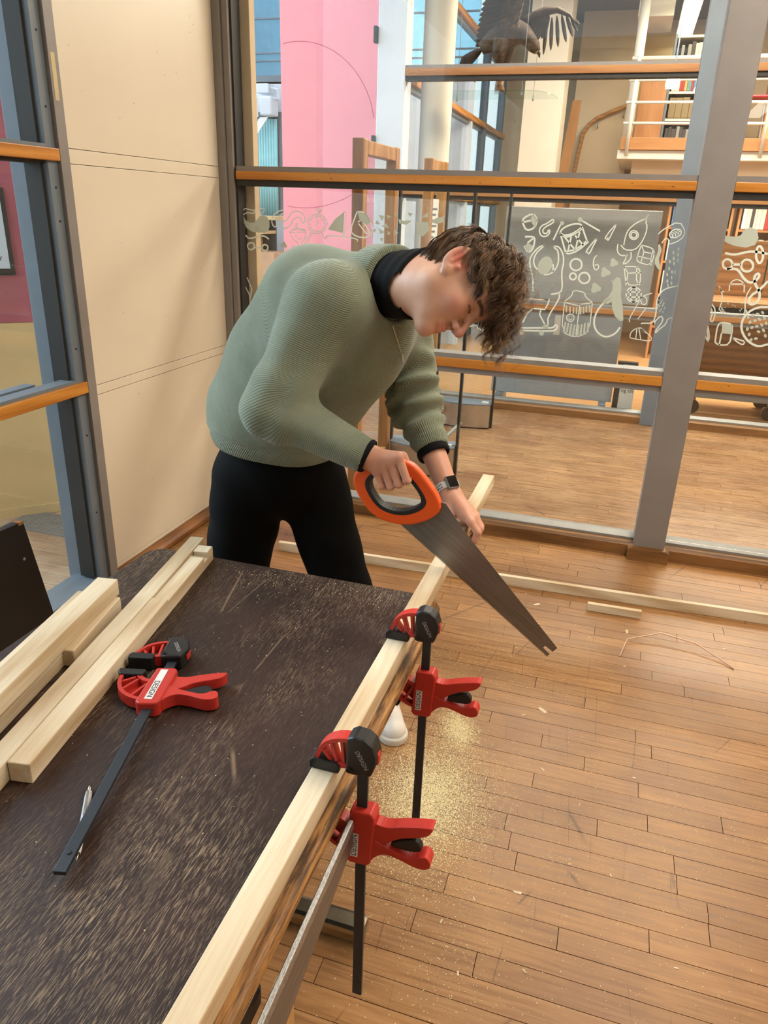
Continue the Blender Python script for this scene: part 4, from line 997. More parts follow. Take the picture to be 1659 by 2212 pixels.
C7, NB = V3(-.535, 1.745, 1.400), V3(-.505, 1.735, 1.375)
NA_, NZ_ = V3(-.548, 1.738, 1.380), hw((-.012, 0, -.072))
nk_ = NZ_-NA_; nL_ = np.linalg.norm(nk_); nk_ = nk_/nL_
def neck_sdf(P):
    d = rcone(P, NA_-nk_*.10, NZ_, .068, .060)
    return smin(d, rcone(P, hw((-.040, 0, -.02)), NA_, .052, .058), .03)
# arms and hands
SR, ER, WR = V3(-.650, 1.600, 1.345), V3(-.722, 1.505, 1.118), V3(-.500, 1.513, 1.030)
SL, EL, WL = V3(-.560, 1.965, 1.275), V3(-.515, 1.985, 1.035), V3(-.366, 1.838, .838)
ga = V3(-.883, 0, -.469); gb = V3(.469, 0, -.883); GA = V3(-.398, 1.528, 1.030)
def handR_sdf(P):
    d = rcone(P, ER, WR, .040, .027)
    d2 = None
    mcps = []
    for k, (t, ln, r) in enumerate(((.018, .050, .0092), (.040, .054, .0095), (.061, .050, .0090), (.081, .042, .0082))):
        mcp = GA+ga*t-gb*(.020-.004*k)+V3(0, -.021, 0); pip = GA+ga*(t+.004)+gb*(.022+.3*ln-.006*(k == 3))+V3(0, -.024, 0)
        dip = GA+ga*(t+.006)+gb*(.026+.3*ln)+V3(0, .004, 0); tip = GA+ga*(t+.005)+gb*(.006+.3*ln)+V3(0, .021, 0)
        f = np.minimum(rcone(P, mcp, pip, r*1.12, r), np.minimum(rcone(P, pip, dip, r, r*.92), rcone(P, dip, tip, r*.92, r*.8)))
        f = smin(rcone(P, mcp, pip, r*1.12, r), smin(rcone(P, pip, dip, r, r*.92), rcone(P, dip, tip, r*.92, r*.8), .003), .003)
        d2 = f if d2 is None else smin(d2, f, .0035); mcps.append(mcp)
    palm = None
    for m in mcps:
        p = rcone(P, WR, m, .020, .0125); palm = p if palm is None else smin(palm, p, .012)
    th = smin(rcone(P, WR+V3(.01, .012, -.004), GA+ga*.03-gb*.008+V3(0, .03, 0), .018, .011), rcone(P, GA+ga*.03-gb*.008+V3(0, .03, 0), GA+ga*.022+gb*.035+V3(0, .026, 0), .011, .009), .008)
    palm = smin(palm, th, .008)
    return smin(smin(d, palm, .018), d2, .005)
def handL_sdf(P):
    d = rcone(P, EL, WL, .043, .0275)
    K = [V3(-.291, 1.762, .800), V3(-.287, 1.783, .803), V3(-.287, 1.803, .801), V3(-.290, 1.822, .796)]
    d2 = None; palm = rcone(P, WL, (K[1]+K[2])/2+V3(-.025, -.005, .004), .024, .019)
    for k, m in enumerate(K):
        r = (.0098, .0098, .0092, .0085)[k]; palm = smin(palm, rcone(P, WL+V3(0, .004, 0), m, .020, .0115), .010)
        pip = m+V3(.022-.002*k, -.010, -.022); dip = pip+V3(-.006, -.004, -.022); tip = dip+V3(-.012, -.002, -.012)
        f = smin(rcone(P, m, pip, r*1.1, r), smin(rcone(P, pip, dip, r, r*.95), rcone(P, dip, tip, r*.95, r*.82), .004), .004)
        d2 = f if d2 is None else smin(d2, f, .003)
    th = smin(rcone(P, WL+V3(-.004, -.012, -.004), V3(-.352, 1.785, .795), .017, .0125), rcone(P, V3(-.352, 1.785, .795), V3(-.353, 1.755, .768), .0125, .0095), .006)
    return smin(smin(d, smin(palm, th, .010), .018), d2, .005)
def body_sdf(P):
    d = smin(head_sdf(P), neck_sdf(P), .018)
    return d
def core_sdf(P):
    d = rcone(P, (-.86, 1.865, .98), (-.66, 1.79, 1.22), .10, .12)
    d = smin(d, rcone(P, SR+V3(.02, .03, 0), SL+V3(-.01, -.03, 0), .06, .06), .05)
    d = smin(d, rcone(P, (-.62, 1.78, 1.28), C7, .1, .055), .05)
    for a, b, r1, r2 in ((SR, ER, .05, .042), (SL, EL, .05, .042), ((-.95, 1.84, .80), (-1.0, 1.80, .48), .08, .055), ((-.80, 1.92, .80), (-.665, 1.85, .48), .08, .055), ((-1.0, 1.80, .48), (-1.03, 1.86, .10), .05, .036), ((-.665, 1.85, .48), (-.555, 1.905, .10), .05, .036)):
        d = smin(d, rcone(P, a, b, r1, r2), .03)
    return d

def skin_mat():
    q = N('fair_skin')
    v = q.mapping((1, 1, 1)); n = q.noise(v, 14, 4); n2 = q.noise(v, 120, 3)
    at = q.n('ShaderNodeAttribute', attribute_name='flush')
    col = q.ramp(n, [(.3, lin((202, 150, 124))), (.7, lin((218, 172, 146)))])
    col = q.mix(at.outputs['Fac'], col, lin((200, 104, 88)))
    at2 = q.n('ShaderNodeAttribute', attribute_name='brow'); col = q.mix(at2.outputs['Fac'], col, lin((58, 38, 28)))
    sp = q.ramp(q.noise(v, 85, 1), [(.76, (0, 0, 0)), (.79, (.5, .5, .5))]); col = q.mix(sp, col, lin((150, 96, 70)))
    q.base(col); q.rough(.5); 
    q.bump(n2, .08, .0006); return q.m
M['skin'] = skin_mat()
def gauss(P, c, s): return np.exp(-((P-np.asarray(c))**2).sum(-1)/(s*s))
person = thing('person', 'person in a sage green sweater bending over the beam while sawing', 'person', tuple(PB))
hv = surfnet(body_sdf, HC-V3(.24, .17, .17), HC+V3(.16, .16, .17), .0026)
rv = surfnet(handR_sdf, V3(-.62, 1.46, .90), V3(-.33, 1.60, 1.11), .0024)
lv = surfnet(handL_sdf, V3(-.50, 1.715, .70), V3(-.24, 1.96, .99), .0024)
cv = surfnet(core_sdf, V3(-1.15, 1.40, .05), V3(-.40, 2.10, 1.50), .011)
parts = [hv, rv, lv, cv]; allv = np.concatenate([p[0] for p in parts])
Q = (allv-HC)@HM; A = Q.copy(); A[:, 1] = np.abs(A[:, 1])
flush = .55*gauss(A, (.06, .05, -.03), .025)+.55*gauss(Q, (.112, 0, -.036), .016)+.8*np.clip(gauss(A, (-.012, .088, .006), .022)*1.5, 0, 1)
lip = np.clip(1.4*np.maximum(gauss(A*V3(1, .55, 1.6), V3(.09, 0, -.064)*V3(1, .55, 1.6), .011), gauss(A*V3(1, .55, 1.6), V3(.09, 0, -.075)*V3(1, .55, 1.6), .012)), 0, .5)
flush = np.clip(np.maximum(flush, lip), 0, .9)
knu = np.zeros(len(allv)); n0_ = len(hv[0]); knu[n0_:n0_+len(rv[0])+len(lv[0])] = .18
flush = np.maximum(flush, knu)
tb_ = np.clip((A[:, 1]-.012)/.034, 0, 1); browz = .021+.006*np.sin(tb_*2.4)-.005*tb_
brow = np.clip(1.6*np.exp(-((A[:, 2]-browz)/.0042)**2)*(A[:, 1] > .010)*(A[:, 1] < .052)*(A[:, 0] > .045), 0, .92)
lash = np.clip(1.5*np.exp(-((A[:, 2]+.0015-.004*np.sin(np.clip((A[:, 1]-.018)/.026, 0, 1)*3.14)*0)/.0022)**2)*(A[:, 1] > .017)*(A[:, 1] < .046)*(A[:, 0] > .06), 0, .9)
brow = np.maximum(brow, lash)
bo = np_mesh('body', [(p[0]-PB, p[1]) for p in parts], M['skin'], person, {'flush': flush, 'brow': brow})

# sweater -------------------------------------------------------------
TA, TB = V3(-.868, 1.862, .965), V3(-.655, 1.785, 1.245)
ta = (TB-TA)/np.linalg.norm(TB-TA); tl = SL-SR; tl = tl-ta*(tl@ta); tl /= np.linalg.norm(tl); tf = np.cross(tl, ta)     # axis, his left, front
TM = np.stack([tf, tl, ta], 1)
def ecap(P, a, b, r1, r2, kf):
    """round cone whose section is squeezed along the front direction"""
    Qa = (P-a)@TM; Qb = (np.asarray(b)-a)@TM; S = V3(1/kf, 1, 1); return rcone(Qa*S, (0, 0, 0), Qb*S, r1, r2)*min(1, kf)
def sweater_sdf(P):
    d = ecap(P, TA-ta*.06, TB, .188, .178, .86)
    d = smin(d, ecap(P, TB, V3(-.575, 1.765, 1.335), .165, .105, .86), .06)
    d = smin(d, rcone(P, SR+V3(.03, .03, .0), SL+V3(-.02, -.04, .0), .085, .082), .06)
    d = smin(d, rcone(P, V3(-.63, 1.80, 1.30), V3(-.55, 1.75, 1.385), .11, .078), .05)
    d = smin(d, ell(P, TA+tf*.045-ta*.03, (.165, .165, .13)), .06)      # cloth hanging loose at the belly
    d = smin(d, rcone(P, V3(-.860, 1.835, 1.165), V3(-.735, 1.78, 1.325), .134, .140), .06)     # rounded back
    d = smin(d, rcone(P, V3(-.925, 1.85, 1.02), V3(-.860, 1.835, 1.165), .155, .132), .05)
    hz = P[...,2]-(.875-.067*(P[...,0]+.637)); hem = -hz                      # level hem
    d = smax(d, hem, .02)
    def fold(a, b, amp, freq, ph, t0=0, t1=1):
        ab = b-a; t = ((P-a)@ab)/(ab@ab); m = np.exp(-((t-(t0+t1)/2)/((t1-t0)*.6))**2); side = np.sin(((P-a)@V3(.5, .6, -.4))*30)
        return amp*m*np.sin(t*freq+ph+side*.8)
    r = rcone(P, SR, ER, .074, .069); r = smin(r, rcone(P, ER, WR+ (ER-WR)*.05, .067, .042), .05)
    r = r+fold(SR, ER, .0030, 15, .4, .55, 1.2)+fold(ER, WR, .0025, 18, 1., -.1, .35)
    ce = WR; ax = (WR-ER)/np.linalg.norm(WR-ER); r = smax(r, ((P-ce)@ax)-.0, .004)
    d = smin(d, r, .075)
    le = EL+(WL-EL)*.50
    l = rcone(P, SL, EL, .080, .070); l = smin(l, rcone(P, EL, le, .068, .050), .03)
    l = l+fold(SL, EL, .0055, 26, .4, .5, 1.15)+fold(EL, le, .0090, 19, 1., -.5, .62)
    ax = (WL-EL)/np.linalg.norm(WL-EL); l = smax(l, ((P-le)@ax), .006)
    d = smin(d, l, .026)
    # drapes
    u = (P-TA)@ta; v = (P-TA)@tl; w_ = (P-TA)@tf
    d = d+.0035*np.sin(v*26+u*9)*np.exp(-((u+.02)/.12)**2)*np.clip(w_*8, 0, 1)
    d = d+.016*np.clip(1-hz/.075, 0, 1)+.003*np.exp(-((hz-.062)/.008)**2)      # rib hem drawn in below the blousing cloth
    # opening for the neck
    d = smax(d, -np.maximum(neck_sdf(P)-.012, -.012-((P-NA_)@nk_)), .012)
    return d
sv = surfnet(sweater_sdf, V3(-1.13, 1.37, .76), V3(-.36, 2.12, 1.50), .0056)
P_ = sv[0]
def seg_t(a, b, off=0):
    ab = b-a; L = np.linalg.norm(ab); return ((P_-a)@ab)/L+off, np.abs(rcone(P_, a, b, 0, 0))
dT = np.abs(rcone(P_, TA, TB, .10, .10)); cands = []
tR1, dR1 = seg_t(SR, ER); tR2, dR2 = seg_t(ER, WR, np.linalg.norm(ER-SR)); tL1, dL1 = seg_t(SL, EL); tL2, dL2 = seg_t(EL, WL, np.linalg.norm(EL-SL))
ts = np.stack([(P_-TA)@ta*.94+(P_-TA)@tl*.30, tR1, tR2, tL1, tL2], 1); dd = np.stack([dT+.008, dR1, dR2, dL1, dL2], 1)
wts = np.exp(-dd/.018); wts /= wts.sum(1, keepdims=True); knit = (ts*wts).sum(1)
u_ = P_[:, 2]-(.875-.067*(P_[:, 0]+.637)); rib = (u_ < .060).astype(float)*(dd.argmin(1) == 0)
aR = (WR-ER)/np.linalg.norm(WR-ER); aL = (WL-EL)/np.linalg.norm(WL-EL); lec = EL+(WL-EL)*.50
rib = np.maximum(rib, ((dd.argmin(1) == 2) & (((P_-WR)@aR) > -.03)).astype(float)); rib = np.maximum(rib, ((dd.argmin(1) == 4) & (((P_-lec)@aL) > -.065)).astype(float))
angT = np.arctan2((P_-TA)@tl, (P_-TA)@tf)*.18
def ang_around(c, ax):
    e1 = np.cross(ax, V3(0, 0, 1)); e1 /= np.linalg.norm(e1); e2 = np.cross(ax, e1); return np.arctan2((P_-c)@e1, (P_-c)@e2)*.05
ribc = np.where(dd.argmin(1) == 0, angT, np.where(dd.argmin(1) == 2, ang_around(WR, aR), ang_around(lec, aL)))
def knit_mat():
    q = N('sage_knit')
    a = q.n('ShaderNodeAttribute', attribute_name='knit').outputs['Fac']; rb = q.n('ShaderNodeAttribute', attribute_name='rib').outputs['Fac']; rc = q.n('ShaderNodeAttribute', attribute_name='ribc').outputs['Fac']
    w1 = q.math('SINE', q.math('MULTIPLY', a, 2*math.pi/.0046)); w2 = q.math('SINE', q.math('MULTIPLY', rc, 2*math.pi/.0052))
    fine = q.noise(q.mapping((1, 1, 1)), 420, 2)
    h = q.math('ADD', q.math('MULTIPLY', w1, q.math('SUBTRACT', 1.0, rb)), q.math('MULTIPLY', q.math('MULTIPLY', w2, rb), 2.2))
    hh = q.math('ADD', q.math('MULTIPLY', h, .5), fine)
    n = q.noise(q.mapping((1, 1, 1)), 9, 4)
    col = q.ramp(n, [(.3, lin((122, 130, 110))), (.7, lin((142, 150, 130)))])
    col = q.mix(q.ramp(h, [(0, (.36, .36, .36)), (.6, (0, 0, 0))]), col, lin((74, 82, 66)))
    q.base(col); q.rough(.9); q.b.inputs['Specular IOR Level'].default_value = .15; q.b.inputs['Sheen Weight'].default_value = .25
    q.bump(hh, .45, .0014); return q.m
M['knit'] = knit_mat()
sw = np_mesh('sweater', [(sv[0]-PB, sv[1])], M['knit'], person, {'knit': knit, 'rib': rib, 'ribc': ribc})
sw['label'] = 'sage green knitted sweater'

# ribbed crew neck band, roll collar, cuffs
def ring_tube(c, ax, r1, r2, rt, n=64, tilt=None, flat=1.6, seg=10, droop=0):
    ax = np.asarray(ax, float); ax /= np.linalg.norm(ax); e1 = np.cross(ax, tl); e1 /= np.linalg.norm(e1); e2 = np.cross(ax, e1)
    vs, fs, at = [], [], []
    for i in range(n):
        a = 2*math.pi*i/n; rad = e1*math.cos(a)*r1+e2*math.sin(a)*r2; o_ = e1*math.cos(a)+e2*math.sin(a)
        for j in range(seg):
            b = 2*math.pi*j/seg; vs.append(c+rad+o_*math.cos(b)*rt+ax*(math.sin(b)*rt*flat+droop*math.cos(a)))
            at.append(a*(r1+r2)/2)
    for i in range(n):
        for j in range(seg): fs.append((i*seg+j, ((i+1) % n)*seg+j, ((i+1) % n)*seg+(j+1) % seg, i*seg+(j+1) % seg))
    return np.array(vs), np.array(fs), np.array(at)
M['blackknit'] = plain('black_jersey', (14, 14, 16), .85, var=.2, scale=40, bump=.2, spec=.2)
def roll_sdf(P):
    t = (P-NA_)@nk_; d = neck_sdf(P)-.0065-.0012*np.sin(t*210)
    d = smax(d, t-nL_*.84, .008); return smax(d, -t-.05, .01)
def band_sdf(P):
    t = (P-NA_)@nk_; d = neck_sdf(P)-.024+.05*np.clip(t-.0, 0, 1)
    return smax(smax(d, t-nL_*.30, .012), -t-.030, .012)
bn = surfnet(band_sdf, V3(-.72, 1.58, 1.20), V3(-.38, 1.90, 1.56), .0045)
e1_ = np.cross(nk_, V3(0, 0, 1)); e1_ /= np.linalg.norm(e1_); e2_ = np.cross(nk_, e1_); ba = np.arctan2((bn[0]-NA_)@e1_, (bn[0]-NA_)@e2_)*.088
np_mesh('neck_band', [(bn[0]-PB, bn[1])], M['knit'], person, {'knit': ba*0, 'rib': ba*0+1, 'ribc': ba})
rl = surfnet(roll_sdf, V3(-.68, 1.62, 1.24), V3(-.36, 1.86, 1.54), .004)
np_mesh('roll_neck', [(rl[0]-PB, rl[1])], M['blackknit'], person)['label'] = 'black roll neck collar'
def cuff(c, ax, r, name, w=.012):
    v, f, a = ring_tube(c, ax, r, r, .004, 40, flat=w/.004); np_mesh(name, [(v-PB, f)], M['blackknit'], person)
cuff(WR+aR*.001, aR, .0365, 'cuff', .007); cuff(lec+aL*.010, aL, .0425, 'cuff', .012)

# trousers ------------------------------------------------------------
def trouser_sdf(P):
    d = ell(P, (-.885, 1.870, .845), (.175, .150, .16))
    legs = (((-.968, 1.845, .80), (-1.010, 1.800, .48), .114, .092, (-1.035, 1.86, .085), .070), ((-.805, 1.915, .79), (-.672, 1.845, .48), .108, .082, (-.560, 1.905, .085), .068))
    L = None
    for a, k, r1, r2, e, r3 in legs:
        a, k, e = V3(*a), V3(*k), V3(*e)
        l = smin(rcone(P, a, k, r1, r2), rcone(P, k, e, r2, r3), .03)
        zz = P[..., 2]; l = l+.004*np.sin(zz*62+P[..., 0]*40)*np.exp(-((zz-.2)/.13)**2)+.003*np.sin(zz*50+P[..., 0]*30)*np.exp(-((zz-.68)/.1)**2)
        L = l if L is None else np.minimum(L, l)
    d = smin(d, L, .03)
    return np.maximum(d, .075-P[..., 2])
tv = surfnet(trouser_sdf, V3(-1.17, 1.66, .05), V3(-.45, 2.06, 1.02), .008)
M['trouser'] = plain('black_twill', (7, 7, 8), .85, var=.2, scale=25, spec=.12)
np_mesh('trousers', [(tv[0]-PB, tv[1])], M['trouser'], person)['label'] = 'black trousers'

# shoes ---------------------------------------------------------------
M['shoewhite'] = plain('white_leather', (226, 222, 216), .45, var=.03); M['rubber'] = plain('white_rubber_sole', (212, 206, 196), .6, var=.05)
def shoe(heel, toe, side):
    heel, toe = V3(*heel), V3(*toe); f = (toe-heel); L = np.linalg.norm(f); f /= L; s = np.cross(V3(0, 0, 1), f); Ms = np.stack([f, s, V3(0, 0, 1)], 1)
    def sdf(P):
        Qs = (P-heel)@Ms
        d = rcone(Qs*V3(1, 1, 1.15), (.045, 0, .055), (L-.055, .004*side, .034), .042, .040)
        d = smin(d, rcone(Qs, (.045, 0, .06), (.05, 0, .11), .042, .040), .03)
        d = smin(d, rcone(Qs, (.07, 0, .085), (.15, 0, .062), .032, .026), .03)
        return np.maximum(d, .022-Qs[..., 2])
    def sole(P):
        Qs = (P-heel)@Ms; d = rcone(Qs*V3(1, 1, .01), (.045, 0, 0), (L-.053, .004*side, 0), .046, .0465); return smax(smax(d, Qs[..., 2]-.026, .005), .001-Qs[..., 2], .004)
    lo = np.minimum(heel, toe)-V3(.08, .08, 0); hi = np.maximum(heel, toe)+V3(.08, .08, .17); lo[2] = -.01
    a = surfnet(sdf, lo, hi, .004); b = surfnet(sole, lo, hi, .004)
    up = np_mesh('shoe', [(a[0]-PB, a[1])], M['shoewhite'], person); np_mesh('sole', [(b[0]-PB, b[1])], M['rubber'], up)
    lc_ = MB()
    for k in range(4):
        x = .10+.022*k; z = .112-.017*k; pts = []
        for y in np.linspace(-.027, .027, 7): pts.append(tuple(heel+Ms@V3(x, y, z-abs(y)*.35-(y*y)*8)-PB))
        lc_.tube(pts, .0028, 6)
    lc_.build('laces', M['labelwhite'], up, True)
    up['label'] = 'white leather sneaker'
shoe((-.585, 1.985, 0), (-.468, 1.775, 0), 1); shoe((-1.075, 1.93, 0), (-.90, 1.72, 0), -1)

# watch and necklace --------------------------------------------------
wt = WL-aL*.022; wx = aL; wn = V3(.55, -.62, .56); wn = wn-wx*(wn@wx); wn /= np.linalg.norm(wn); wy = np.cross(wn, wx)
v, f, a = ring_tube(wt, wx, .0325, .0325, .0022, 40, flat=5)
wb = np_mesh('watch_band', [(v-PB, f)], M['labelwhite'], person); wb['label'] = 'white watch strap with black holes'
Mw = Matrix(((wx[0], wy[0], wn[0], 0), (wx[1], wy[1], wn[1], 0), (wx[2], wy[2], wn[2], 0), (0, 0, 0, 1))); Mw.translation = Vector(wt-PB+wn*.034)
MB().bbox(-.019, .019, -.0165, .0165, -.006, .005, .004).xf(Mw).build('watch_case', M['alu'], wb)
MB().bbox(-.0165, .0165, -.014, .014, .004, .0065, .002).xf(Mw).build('watch_face', plain('black_glass', (8, 8, 9), .1), wb)
for k in range(8):
    a_ = R(52+11*(k//2)); off = (-.004, .004)[k % 2]
    for sg in (1, -1):
        p = wt-PB+wx*off+(wn*math.cos(a_)+wy*sg*math.sin(a_))*.0347; n_ = wn*math.cos(a_)+wy*sg*math.sin(a_)
        MB().tube([tuple(p-n_*.001), tuple(p+n_*.0004)], .0018, 8).build('strap_hole', M['blackpaint'], wb)
M['silver'] = plain('silver_chain', (214, 208, 196), .3, metal=.9)

